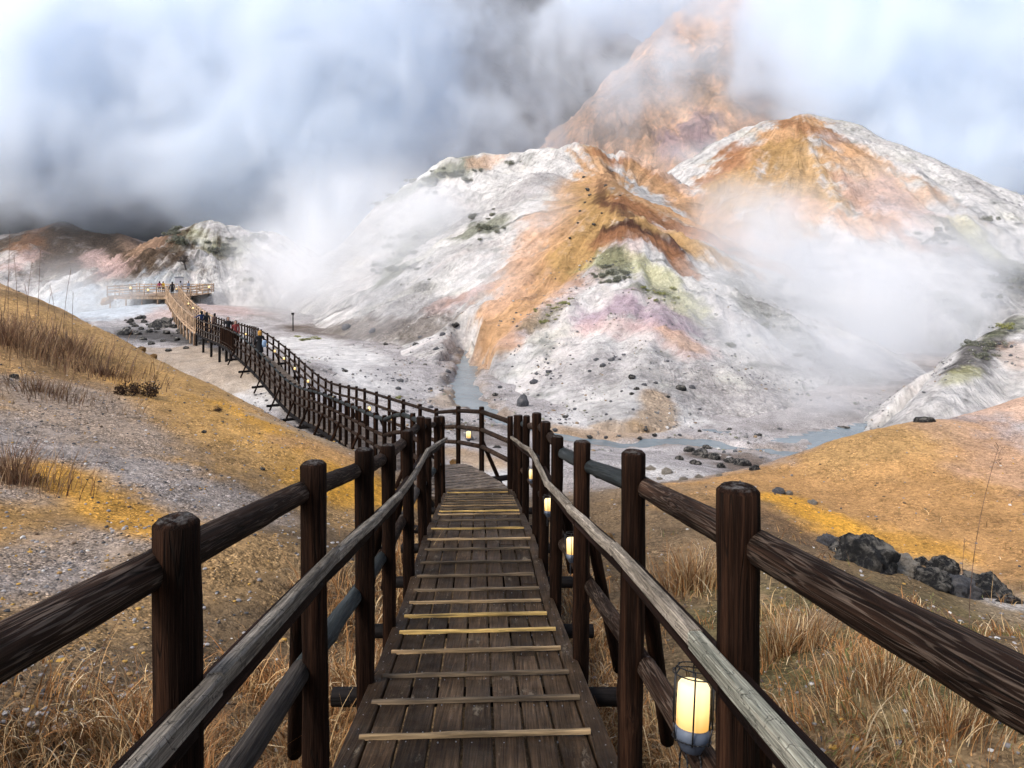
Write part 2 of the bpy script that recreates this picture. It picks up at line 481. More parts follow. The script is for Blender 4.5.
CP += [(-14, 27, CZ - 4.2), (-10.5, 25.5, CZ - 6.3), (-20, 33, CZ - 5.2), (-16, 34, CZ - 7.0), (-7.6, 23.4, CZ - 6.6), (-35, 40, CZ - 3), (-30, 60, FL), (-50, 60, 0.6), (-24, 48, FL),
       (9.5, 21.5, CZ - 6.3), (12, 24, CZ - 7.0), (16, 24, CZ - 6.2), (7.5, 19.5, CZ - 6.0), (22, 24, CZ - 4.6), (20, 30, FL), (2, 30, FL), (10, 29, FL), (0, 36, FL), (-4, 40, FL), (0, 45, FL), (-6, 55, FL), (20, 40, FL), (35, 40, FL), (-10, 65, FL), (10, 60, FL), (30, 60, FL), (3.5, 19, CZ - 5.9), (1.2, 16.5, CZ - 5.4),
       (-10, -6, CZ + 0.8), (10, -6, CZ - 1.0), (-10, 2, CZ - 0.2), (12, 3, CZ - 2.2), (0, -20, CZ + 2), (-30, -10, CZ + 3), (30, -10, CZ + 0), (-40, 20, CZ + 1), (32, 12, CZ - 2.6)]
CP = np.array(CP)


def tps_fit(pts, lam=0.02):
    n = len(pts)
    d2 = ((pts[:, None, :2] - pts[None, :, :2]) ** 2).sum(-1)
    K = 0.5 * d2 * np.log(np.maximum(d2, 1e-9)); K += lam * np.eye(n)
    Pm = np.hstack([np.ones((n, 1)), pts[:, :2]])
    A = np.zeros((n + 3, n + 3)); A[:n, :n] = K; A[:n, n:] = Pm; A[n:, :n] = Pm.T
    b = np.concatenate([pts[:, 2], [0, 0, 0]])
    return np.linalg.solve(A, b)


TW = tps_fit(CP)


def tps(x, y):
    x = np.asarray(x, float); shp = x.shape; x = x.ravel(); y = np.asarray(y, float).ravel()
    out = np.zeros(len(x))
    for s in range(0, len(x), 20000):
        xs, ys = x[s:s + 20000], y[s:s + 20000]
        d2 = (xs[:, None] - CP[None, :, 0]) ** 2 + (ys[:, None] - CP[None, :, 1]) ** 2
        out[s:s + 20000] = (0.5 * d2 * np.log(np.maximum(d2, 1e-9))) @ TW[:-3] + TW[-3] + TW[-2] * xs + TW[-1] * ys
    return out.reshape(shp)


WATER = 0.0


def floorpt(px, py, z=WATER):
    d = F * (CZ - z) / (py - HY)
    return ((px - 512) / F * d, d)


STREAM = smooth_poly(np.array([(*floorpt(px, py), w) for px, py, w in [(474, 330, 0.6), (472, 345, 0.5), (470, 362, 0.5), (464, 386, 0.6), (478, 408, 0.5), (508, 424, 0.4), (560, 438, 0.35), (620, 446, 0.35), (680, 443, 0.45), (735, 450, 0.5), (800, 457, 0.5), (880, 447, 0.8), (960, 430, 1.0)]]), 0.7)
BLUE2 = smooth_poly(np.array([(*floorpt(px, py), w) for px, py, w in [(40, 312, 5.0), (85, 318, 5.0), (125, 306, 4.0), (112, 292, 4.0)]]), 2.0)


def dist_poly(x, y, poly):
    """distance to polyline minus its local half width"""
    best = np.full(x.shape, 1e9)
    for i in range(len(poly) - 1):
        a, b = poly[i], poly[i + 1]
        ab = b[:2] - a[:2]; L2 = (ab ** 2).sum() + 1e-12
        t = np.clip(((x - a[0]) * ab[0] + (y - a[1]) * ab[1]) / L2, 0, 1)
        dd = np.hypot(x - a[0] - ab[0] * t, y - a[1] - ab[1] * t) - (a[2] + (b[2] - a[2]) * t)
        best = np.minimum(best, dd)
    return best


def ground_h(x, y):
    x = np.asarray(x, float); y = np.asarray(y, float)
    r = np.hypot(x, y)
    h = np.full(x.shape, FL, float)
    m = r < 80
    if m.any():
        t = tps(x[m], y[m])
        w = sstep(52, 80, r[m])
        h[m] = np.maximum(t, -0.2) * (1 - w) + FL * w
    amp = 0.05 + 0.14 * sstep(10, 40, r)
    h = h + amp * fbm(x * 0.55, y * 0.55, 5, 3) + 0.035 * sstep(0.5, 4, r) * fbm(x * 2.6, y * 2.6, 4, 9)
    h = h + 1.7 * np.exp(-((x + 41.0) / 13) ** 2 - ((y - 88) / 11) ** 2) + 0.5 * sstep(30, 60, r) * np.maximum(fbm(x * 0.12, y * 0.12, 4, 21), 0)
    # keep clear of the deck
    lat = np.abs(x - cx(y))
    near = (y > -6) & (y < 13.5) & (lat < 1.6)
    if near.any():
        cap = dz(y) - 0.34 + np.maximum(lat - 0.75, 0) * 0.8
        h = np.where(near, np.minimum(h, cap), h)
    # stream bed
    sm = (r > 18) & (r < 130)
    if sm.any():
        wob = 0.75 * fbm(x[sm] * 0.8, y[sm] * 0.5, 3, 31)
        dd = np.minimum(dist_poly(x[sm], y[sm], STREAM), dist_poly(x[sm], y[sm], BLUE2)) + wob
        hh = h[sm]
        k = sstep(0.75, -0.2, dd)
        h[sm] = hh * (1 - k) + np.minimum(hh, WATER - 0.22) * k
    return h


# hills: ridge polylines of (px, py, depth) with side slope
class Hill:
    def __init__(s, name, ridges, box, res, seed, label, gul=1.0, foot=0.0, sharp=0.9, peak=None, mat='hill', rnd=.6, warp=1.6):
        s.rnd = rnd; s.warp = warp
        s.name = name; s.box = box; s.res = res; s.seed = seed; s.label = label; s.gul = gul; s.sharp = sharp; s.mat = mat
        s.rid = []
        for pts, k in ridges:
            v = np.array([P(*p[:3])[:] for p in pts])
            s.rid.append((v, k))
        s.peak = s.rid[0][0][0] if peak is None else np.array(P(*peak)[:])

    def h(s, x, y):
        x = np.asarray(x, float); y = np.asarray(y, float)
        wx = x + s.warp * s.gul * fbm(x * 0.09, y * 0.09, 3, s.seed + 1); wy = y + s.warp * s.gul * fbm(x * 0.09, y * 0.09, 3, s.seed + 2)
        acc = np.full(x.shape, -40.0)
        for v, k in s.rid:
            zr = np.full(x.shape, -60.0)
            for i in range(len(v) - 1):
                a, b = v[i], v[i + 1]
                ab = b[:2] - a[:2]; L2 = (ab ** 2).sum() + 1e-9
                t = np.clip(((wx - a[0]) * ab[0] + (wy - a[1]) * ab[1]) / L2, 0, 1)
                dd = np.hypot(wx - a[0] - ab[0] * t, wy - a[1] - ab[1] * t)
                zr = np.maximum(zr, a[2] + (b[2] - a[2]) * t - k * (np.sqrt(dd * dd + s.rnd) - s.rnd ** .5))
            dlt = np.clip((acc - zr) / s.sharp, -30, 30)
            acc = np.maximum(acc, zr) + s.sharp * np.log1p(np.exp(-np.abs(dlt))) * 0.75
        # gullies running down from the peak
        th = np.arctan2(y - s.peak[1], x - s.peak[0]); rr = np.hypot(x - s.peak[0], y - s.peak[1])
        mid = sstep(0.0, 3.0, acc)
        if s.seed == 300: th, rr = x * .03, y * 4.3
        g = ridged(th * 5.0 + fbm(x * .05, y * .05, 3, s.seed) * 2.0, rr * 0.035, 3, s.seed + 5)
        g2 = ridged(th * 17.0 + fbm(x * .08, y * .08, 2, s.seed + 3) * 2.0, rr * 0.05, 3, s.seed + 15)
        acc = acc + mid * s.gul * (0.75 * (g - .4) * np.minimum(rr / 12, 1) + 0.45 * (g2 - .4) * np.minimum(rr / 14, 1) + 0.7 * fbm(x * 0.22, y * 0.22, 5, s.seed + 7) + 0.16 * fbm(x * 1.1, y * 1.1, 4, s.seed + 8))
        if s.seed in (100, 300):
            acc = acc - 3.5 * sstep(1.5, 0.2, dist_poly(x, y, STREAM) + 0.8 * fbm(x * .4, y * .4, 3, 77)) * sstep(3.2, 1.4, acc) * sstep(74, 60, y)
        return acc


HILLS = [
    Hill('hill', [([(578, 147, 94), (600, 166, 88), (616, 195, 79), (632, 222, 70)], 0.72),
                  ([(632, 222, 70), (575, 280, 65), (508, 336, 60)], 0.85),
                  ([(612, 188, 81), (690, 222, 77), (765, 268, 69), (845, 335, 56), (890, 405, 40)], 0.6),
                  ([(632, 222, 70), (641, 262, 61), (645, 330, 46), (628, 400, 36), (610, 438, 31)], 0.36),
                  ([(578, 147, 94), (640, 158, 96), (700, 200, 92), (780, 255, 84)], 0.66),
                  ([(578, 147, 94), (520, 153, 99), (450, 160, 104), (405, 188, 107), (368, 235, 107), (338, 300, 106)], 0.95),
                  ([(450, 160, 104), (425, 215, 99), (404, 262, 94), (388, 305, 90)], 0.95),
                  ([(530, 155, 98), (492, 230, 91), (455, 300, 84)], 0.9)],
         (-48, 48, 25, 122), 0.27, 100, 'central white and orange volcanic hill with a rust brown ridge running down its front', sharp=0.5, peak=(622, 195, 80), rnd=.35, warp=.9),
    Hill('hill', [([(800, 119, 106), (772, 124, 106), (742, 143, 104), (705, 168, 99), (665, 182, 97)], 0.6),
                  ([(800, 119, 106), (828, 125, 105), (862, 160, 101), (925, 216, 93), (975, 246, 87), (1030, 275, 80), (1110, 310, 74)], 0.6),
                  ([(790, 124, 104), (806, 165, 98), (800, 230, 90), (790, 300, 82)], 0.55),
                  ([(748, 142, 103), (735, 175, 98), (750, 215, 92)], 0.62),
                  ([(850, 150, 102), (880, 215, 92), (925, 270, 82), (960, 330, 72)], 0.55),
                  ([(1030, 275, 80), (1010, 330, 68), (980, 380, 55)], 0.5)],
         (5, 95, 48, 125), 0.34, 200, 'orange topped white hill rising behind the central hill on its right', rnd=10.0),
    Hill('hill', [([(1130, 285, 37), (1075, 300, 35.5), (1024, 323, 33), (990, 342, 31), (962, 372, 28), (938, 408, 25)], 1.15),
                  ([(1024, 323, 33), (1060, 370, 27), (1075, 400, 23)], 0.9)],
         (5, 46, 16, 48), 0.16, 300, 'low white mound with dark crusted rock on its crest behind the orange mound', gul=0.4, sharp=0.7),
    Hill('hill', [([(215, 226, 118), (170, 243, 114), (140, 275, 108)], 0.6), ([(215, 226, 118), (262, 236, 118), (300, 275, 118)], 0.6), ([(215, 226, 118), (225, 262, 110), (240, 300, 100)], 0.5)],
         (-75, -20, 88, 140), 0.34, 400, 'small white hill dotted with grey green scrub behind the viewing platform', gul=1.7, rnd=12.0),
    Hill('hill', [([(-60, 240, 142), (20, 234, 142), (62, 226, 140), (122, 237, 138), (168, 262, 134)], 0.5), ([(62, 226, 140), (60, 262, 128), (75, 285, 118)], 0.45), ([(122, 237, 138), (150, 265, 128)], 0.45)],
         (-135, -45, 100, 170), 0.5, 500, 'low brown heathery mound with pale pink gullies beyond the steam'),
    Hill('cliff', [([(592, 142, 178), (618, 95, 182), (656, 40, 186), (705, -10, 190), (800, -70, 200), (900, -90, 206), (1050, -130, 212), (1300, -150, 215)], 1.0),
                   ([(656, 40, 186), (652, 110, 168), (650, 160, 158)], 1.0), ([(705, -10, 190), (720, 70, 170), (735, 140, 158)], 1.0), ([(800, -70, 200), (820, 60, 172), (840, 150, 160)], 1.0)],
         (0, 280, 125, 270), 0.8, 600, 'steep eroded orange cliff half hidden in steam', gul=2.4, mat='farhill'),
    Hill('mountain', [([(-900, 120, 250), (-500, 60, 250), (-200, 10, 245), (0, -30, 250), (200, -80, 255), (400, -70, 265), (520, -20, 285), (600, 30, 305), (700, 60, 315), (900, 60, 320), (1400, 60, 330)], 0.95),
                      ([(0, -30, 250), (20, 110, 215), (30, 190, 185)], 0.6), ([(200, -80, 255), (200, 60, 220), (190, 170, 190)], 0.6), ([(420, -80, 260), (440, 40, 225), (470, 130, 200)], 0.8), ([(500, -20, 275), (520, 80, 240), (528, 140, 222)], 0.95)],
         (-420, 330, 150, 420), 2.6, 700, 'dark wooded mountain side showing through gaps in the steam', gul=4.0, mat='farhill'),
]


def H_all(x, y):
    h = ground_h(x, y)
    for hl in HILLS:
        b = hl.box
        m = (x > b[0]) & (x < b[1]) & (y > b[2]) & (y < b[3])
        if m.any():
            h[m] = np.maximum(h[m], hl.h(x[m], y[m]))
    return h


DS = np.concatenate([np.geomspace(1.2, 30, 420), np.linspace(30.1, 240, 900)])


def hit(px, py, dmin=1.0, dmax=260.0):
    """first terrain point seen through a pixel"""
    ds = DS[(DS > dmin) & (DS < dmax)]
    x = (px - 512) / F * ds; z = CZ - (py - HY) / F * ds
    h = H_all(x, ds)
    g = z - h
    i = np.argmax(g < 0)
    if g[i] >= 0:
        i = int(np.argmin(g))
    elif i > 0:
        t = g[i - 1] / (g[i - 1] - g[i]); d = ds[i - 1] + (ds[i] - ds[i - 1]) * t
        return Vector(((px - 512) / F * d, d, CZ - (py - HY) / F * d))
    d = ds[i]
    return Vector(((px - 512) / F * d, d, float(h[i])))


# ------------------------------------------------------------------ colour strokes on the terrain
WHITE = (0.60, 0.575, 0.55); GREYW = (0.40, 0.37, 0.36); GREY = (0.27, 0.26, 0.26); BLUEW = (0.52, 0.57, 0.61)
ORANGE = (0.55, 0.325, 0.17); OCHRE = (0.46, 0.28, 0.115); RUST = (0.33, 0.155, 0.075); DRUST = (0.075, 0.032, 0.024); YEL = (0.62, 0.315, 0.045)
PINK = (0.56, 0.39, 0.35); PURP = (0.36, 0.25, 0.30); MOSS = (0.14, 0.15, 0.085); SULPH = (0.50, 0.48, 0.22); TAN = (0.40, 0.30, 0.20); BROWN = (0.11, 0.075, 0.05); DARK = (0.05, 0.045, 0.042); SALMON = (0.62, 0.39, 0.26)
GRAVEL = (0.34, 0.295, 0.265)

# (colour, strength, radius in metres, [(px,py)...], gravel or None, dmin, dmax)
STROKES = [
    # central hill
    (GREYW, 0.8, 3.2, [(545, 420), (600, 425), (660, 420), (720, 410), (760, 400)], 0.5, 27, 118),
    (GREYW, 0.6, 3.0, [(560, 370), (640, 370), (700, 365)], 0.4, 27, 118),
    (ORANGE, 1.0, 3.84, [(585, 185), (565, 230), (540, 265), (515, 300), (503, 325)], None, 40, 118),
    (ORANGE, 0.95, 2.88, [(560, 275), (520, 318), (498, 340)], None, 40, 118),
    (SALMON, 0.8, 2.4, [(540, 222), (518, 262), (505, 300)], None, 40, 118),
    (OCHRE, 1.0, 3.12, [(598, 182), (605, 205), (590, 235), (575, 262)], None, 40, 118),
    (PINK, 0.45, 1.92, [(630, 245), (590, 275), (550, 310), (525, 335)], None, 40, 118),
    (ORANGE, 1.0, 2.64, [(612, 182), (650, 205), (695, 222), (738, 245), (768, 262)], None, 40, 118),
    (OCHRE, 1.0, 2.16, [(600, 200), (625, 212), (640, 222)], None, 40, 118), (ORANGE, 0.8, 1.8, [(640, 215), (680, 232)], None, 40, 118),
    (RUST, 0.95, 2.16, [(618, 200), (650, 218), (690, 232), (728, 252)], None, 40, 118),
    (OCHRE, 0.9, 1.8, [(640, 225), (680, 240), (720, 258)], None, 40, 118),
    (DRUST, 0.95, 1.8, [(612, 234), (632, 226), (650, 236), (668, 248)], None, 40, 118),
    (RUST, 0.8, 1.44, [(604, 240), (630, 232), (660, 246), (680, 262), (688, 276)], None, 40, 118),
    (RUST, 0.85, 2.16, [(598, 156), (640, 172), (690, 205), (735, 235)], None, 40, 118),
    (SALMON, 0.8, 2.64, [(640, 160), (672, 185), (715, 215), (758, 245)], None, 40, 118),
    (PINK, 0.6, 1.92, [(655, 185), (675, 205)], None, 40, 118),
    (WHITE, 0.8, 1.68, [(612, 160), (640, 180), (664, 203)], None, 40, 118),
    (SULPH, 0.6, 1.8, [(600, 262), (630, 262), (660, 285), (680, 305)], 0.4, 40, 118),
    (MOSS, 0.7, 1.56, [(606, 255), (615, 272)], 0.6, 40, 118), (MOSS, 0.6, 1.44, [(640, 285), (655, 290)], 0.6, 40, 118),
    (MOSS, 0.55, 1.44, [(560, 305), (545, 318), (535, 330)], 0.6, 40, 118),
    (PURP, 0.75, 2.4, [(598, 318), (622, 306), (645, 312), (660, 322)], 0.2, 40, 118),
    (PINK, 0.6, 1.68, [(590, 330), (630, 325), (670, 335), (690, 345)], 0.2, 40, 118),
    (ORANGE, 0.5, 0.96, [(665, 330), (690, 345)], 0.2, 40, 118),
    (WHITE, 0.8, 1.6, [(570, 420), (600, 405), (640, 415)], 0.1, 26, 118), (WHITE, 0.8, 1.4, [(660, 405), (690, 420), (640, 400)], 0.1, 26, 118),
    (OCHRE, 0.6, 0.8, [(655, 395), (660, 410), (650, 425)], 0.6, 26, 118), (OCHRE, 0.5, 0.8, [(560, 430), (600, 432), (630, 434)], 0.6, 26, 118),
    (WHITE, 0.7, 1.8, [(760, 290), (800, 340)], None, 40, 118), (MOSS, 0.5, 1.92, [(740, 290), (760, 310), (800, 340), (850, 370)], 0.6, 40, 118), (GREY, 0.45, 3.0, [(745, 285), (800, 330), (860, 375)], 0.6, 40, 118),
    (PINK, 0.8, 1.68, [(440, 308), (455, 300), (468, 294)], None, 40, 118), (RUST, 0.5, 0.96, [(442, 306), (460, 298)], None, 40, 118),
    (MOSS, 0.8, 2.4, [(470, 165), (430, 180), (400, 195)], 0.6, 40, 118), (MOSS, 0.8, 2.64, [(420, 235), (395, 262), (385, 280)], 0.6, 40, 118), (MOSS, 0.75, 2.16, [(490, 225), (470, 230)], 0.6, 40, 118), (GREY, 0.5, 3.0, [(390, 290), (420, 310), (360, 300)], 0.6, 40, 118),
    (GREYW, 0.6, 3.0, [(540, 175), (520, 200)], 0.3, 40, 118), (SALMON, 0.6, 1.8, [(478, 163), (495, 158)], None, 40, 118),
    (ORANGE, 0.95, 2.6, [(594, 152), (600, 166), (608, 182)], None, 50, 118), (RUST, 0.9, 1.7, [(600, 152), (622, 162), (645, 176), (668, 192)], None, 50, 118), (ORANGE, 0.9, 2.4, [(636, 172), (660, 190), (690, 205), (725, 228)], None, 50, 118), (DRUST, 0.7, 0.9, [(610, 170), (600, 200), (632, 216)], None, 50, 118),
    # right hill
    (ORANGE, 1.0, 4.0, [(800, 122), (780, 140), (750, 150), (730, 170)], None, 85, 112), (RUST, 0.9, 2.6, [(740, 150), (728, 170), (715, 178)], None, 85, 112), (RUST, 0.7, 2.0, [(790, 122), (830, 135), (850, 150)], None, 85, 112),
    (OCHRE, 0.9, 4.5, [(790, 150), (800, 180), (815, 205)], None, 80, 112), (OCHRE, 0.9, 4.0, [(740, 180), (760, 205), (780, 225)], None, 78, 112), (ORANGE, 0.8, 4.0, [(850, 155), (880, 185), (905, 205)], None, 80, 112),
    (PINK, 0.6, 4.0, [(870, 190), (910, 225), (925, 245)], None, 75, 112), (SALMON, 0.8, 3.0, [(800, 210), (850, 225), (880, 235)], None, 75, 112), (RUST, 0.7, 1.1, [(885, 222), (925, 250), (950, 280), (965, 300)], None, 70, 112),
    (MOSS, 0.7, 2.0, [(945, 222), (975, 245), (1000, 262), (1022, 280)], 0.6, 65, 118), (SULPH, 0.5, 1.5, [(960, 220), (990, 255)], 0.3, 65, 118), (GREY, 0.5, 3, [(960, 260), (1010, 290)], 0.6, 50, 118), (MOSS, 0.6, 1.5, [(950, 300), (960, 315)], 0.6, 50, 118),
    # low white mound, right
    (DARK, 0.85, 0.8, [(960, 368), (980, 345), (990, 335)], 0.6, 22, 40), (MOSS, 0.7, 0.7, [(985, 338), (1015, 322)], 0.6, 22, 40), (SULPH, 0.6, 0.5, [(955, 380), (968, 368)], 0.3, 22, 40), (SALMON, 0.7, 1.3, [(1000, 412), (1024, 420)], 0.2, 18, 40), (SALMON, 0.4, 0.6, [(1010, 345), (1020, 365)], 0.2, 22, 40),
    # small white hill with scrub
    (MOSS, 0.6, 2.5, [(185, 235), (175, 250)], 0.6, 90, 130), (MOSS, 0.6, 2.5, [(215, 252), (240, 245)], 0.6, 90, 130), (SULPH, 0.35, 2.0, [(190, 232), (215, 250)], 0.3, 90, 130), (GREY, 0.4, 3.5, [(250, 265), (290, 300), (310, 320)], 0.6, 80, 130),
    # brown mound
    (BROWN, 1.0, 9.0, [(20, 240), (60, 232), (110, 242), (140, 255)], 0.5, 100, 160), (BROWN, 0.9, 6.0, [(50, 255), (80, 270), (100, 262)], 0.5, 100, 160), (PINK, 0.8, 2.5, [(95, 255), (115, 272)], 0.2, 100, 160), (PINK, 0.6, 2.5, [(30, 255), (15, 265)], 0.2, 100, 160),
    (RUST, 0.5, 3.0, [(35, 230), (25, 245)], 0.4, 100, 160), (SALMON, 0.5, 3.0, [(130, 236), (150, 245)], 0.2, 100, 160),
    # cliff
    (ORANGE, 0.6, 5, [(690, 70), (675, 110)], None, 125, 265), (SALMON, 0.6, 8, [(600, 120), (650, 100), (640, 60)], None, 125, 265), (DARK, 0.6, 4.0, [(715, 50), (700, 90)], None, 125, 265), (ORANGE, 0.7, 6, [(740, 60), (720, 100)], None, 125, 265), (PURP, 0.7, 5, [(700, 120), (680, 145)], None, 125, 265), (DARK, 0.5, 3, [(600, 130), (640, 135)], None, 125, 265),
    # valley floor
    (WHITE, 0.9, 3.5, [(300, 342), (340, 355), (380, 372), (400, 385)], 0.1, 28, 90), (WHITE, 0.8, 2.5, [(330, 350), (380, 380)], 0.1, 28, 90), (GREYW, 0.7, 3.0, [(410, 370), (440, 395), (430, 350)], 0.6, 28, 90),
    (WHITE, 0.85, 1.6, [(245, 390), (262, 400)], 0.1, 22, 60), (TAN, 0.7, 4.0, [(180, 350), (215, 365), (240, 370)], 0.3, 22, 90), (GREY, 0.8, 4.0, [(150, 335), (190, 340), (120, 330)], 0.8, 22, 110), (DARK, 0.8, 3.2, [(135, 335), (165, 336), (200, 340)], 0.8, 22, 110),
    (PINK, 0.5, 4.0, [(170, 312), (215, 305), (230, 312)], 0.2, 60, 130), (BLUEW, 0.8, 6.0, [(60, 310), (110, 312), (130, 300)], 0.2, 50, 150), (BROWN, 0.7, 2.5, [(370, 330), (430, 332), (300, 328)], 0.6, 40, 120), (BROWN, 0.6, 0.9, [(440, 425), (470, 432), (500, 445)], 0.8, 18, 60), (TAN, 0.6, 0.8, [(460, 395), (440, 405)], 0.8, 18, 60),
    (WHITE, 0.9, 0.8, [(470, 470), (500, 482)], 0.1, 13, 30), (OCHRE, 0.6, 0.9, [(455, 452), (480, 462)], 0.5, 13, 30),
    (WHITE, 0.7, 0.8, [(665, 472), (690, 478), (655, 465)], 0.5, 14, 40), (BROWN, 0.8, 1.0, [(700, 455), (740, 460), (760, 466)], 0.7, 14, 40), (GREYW, 0.5, 1.0, [(640, 455), (780, 470)], 0.8, 14, 40),
    # left slope
    (GRAVEL, 0.7, 1.4, [(30, 480), (60, 420), (110, 440), (60, 390)], 1.0, 2, 22), (GRAVEL, 0.65, 0.9, [(60, 560), (130, 530), (180, 510), (230, 500)], 1.0, 2, 22), (GRAVEL, 0.8, 0.8, [(0, 590), (60, 590)], 1.0, 2, 22), (GRAVEL, 0.9, 1.2, [(0, 440), (40, 450), (90, 480)], 1.0, 2, 22), (GRAVEL, 0.7, 0.8, [(150, 470), (210, 490)], 1.0, 2, 22),
    (YEL, 1.0, 1.25, [(170, 385), (220, 410), (270, 440), (310, 460), (345, 480)], 0.5, 2, 24), (YEL, 0.7, 1.0, [(240, 430), (290, 455), (330, 490)], 0.6, 2, 24), (YEL, 0.9, 0.6, [(50, 475), (100, 500), (140, 525), (165, 530)], 0.7, 2, 22),
    (BROWN, 0.75, 0.8, [(0, 292), (20, 298), (45, 308)], 0.7, 8, 28), (BROWN, 0.4, 0.5, [(20, 355), (60, 375), (120, 390)], 0.8, 8, 24),
    (OCHRE, 0.9, 1.5, [(20, 310), (80, 330), (130, 350), (180, 385)], 0.5, 8, 28), (OCHRE, 0.7, 1.2, [(180, 400), (260, 450)], 0.7, 5, 26), (OCHRE, 0.6, 0.6, [(300, 500), (340, 520)], 0.8, 3, 26), (TAN, 0.7, 0.35, [(255, 415), (300, 432), (345, 450)], 0.5, 8, 26), (ORANGE, 0.6, 0.6, [(290, 440), (350, 460)], 0.5, 8, 26),
    (OCHRE, 0.5, 0.7, [(40, 620), (120, 610), (200, 580), (240, 540)], 1.0, 2, 22),
    # orange mound, right
    ((0.47, 0.265, 0.105), 1.0, 2.6, [(780, 485), (860, 470), (930, 450), (1000, 470)], 0.5, 8, 24), ((0.45, 0.25, 0.10), 1.0, 2.2, [(860, 510), (940, 520), (1010, 540)], 0.5, 8, 24), (OCHRE, 0.8, 1.2, [(850, 450), (910, 425)], 0.6, 8, 24), (YEL, 0.95, 0.75, [(785, 500), (810, 512), (840, 525)], 0.5, 8, 24), (YEL, 0.6, 0.6, [(840, 520), (880, 535), (930, 550)], 0.5, 8, 24), (PINK, 0.3, 1.2, [(970, 425), (1010, 450), (1030, 470)], 0.5, 8, 24), (SALMON, 0.45, 0.7, [(1000, 402), (1040, 415)], 0.3, 8, 24), (TAN, 0.5, 0.5, [(940, 570), (1000, 600), (1020, 615)], 0.9, 5, 20), (WHITE, 0.6, 0.4, [(960, 585), (1010, 605)], 0.7, 5, 20),
    (BROWN, 0.6, 0.6, [(780, 530), (760, 515), (800, 540)], 0.9, 5, 20),
]
for st in STROKES: pass
_ST = []
for c, k, r, pts, gr, d0, d1 in STROKES:
    w = np.array([hit(px, py, d0, d1)[:] for px, py in pts])
    _ST.append((np.array(c), k, r, w, gr))


def paint(v, base, gravel, st=0.0):
    """v (n,3) world; base (n,3); gravel (n,)"""
    n1 = fbm(v[:, 0] * 0.35 + v[:, 2] * 0.3, v[:, 1] * 0.35, 5, 61, 0.6)
    n2 = fbm(v[:, 0] * 1.9, v[:, 1] * 1.9 + v[:, 2] * 1.1, 4, 62, 0.6)
    col = base.copy(); g = gravel.copy()
    for c, k, r, w, gr in _ST:
        lo = w.min(0) - 2 * r; hi = w.max(0) + 2 * r
        m = np.all((v > lo) & (v < hi), axis=1)
        if not m.any(): continue
        q = v[m]; best = np.full(len(q), 1e9)
        if len(w) == 1: w = np.vstack([w, w + 1e-3])
        for i in range(len(w) - 1):
            a, b = w[i], w[i + 1]; ab = b - a; L2 = (ab ** 2).sum() + 1e-9
            t = np.clip(((q - a) @ ab) / L2, 0, 1)
            best = np.minimum(best, np.linalg.norm(q - a - ab * t[:, None], axis=1))
        e = best / r + n1[m] * 0.9 + n2[m] * 0.4 + (st[m] * 0.9 if isinstance(st, np.ndarray) else 0.0)
        s = sstep(1.3, 0.45, e) * k
        col[m] = col[m] * (1 - s[:, None]) + c * s[:, None]
        if gr is not None: g[m] = g[m] * (1 - s) + gr * s
    return col, g


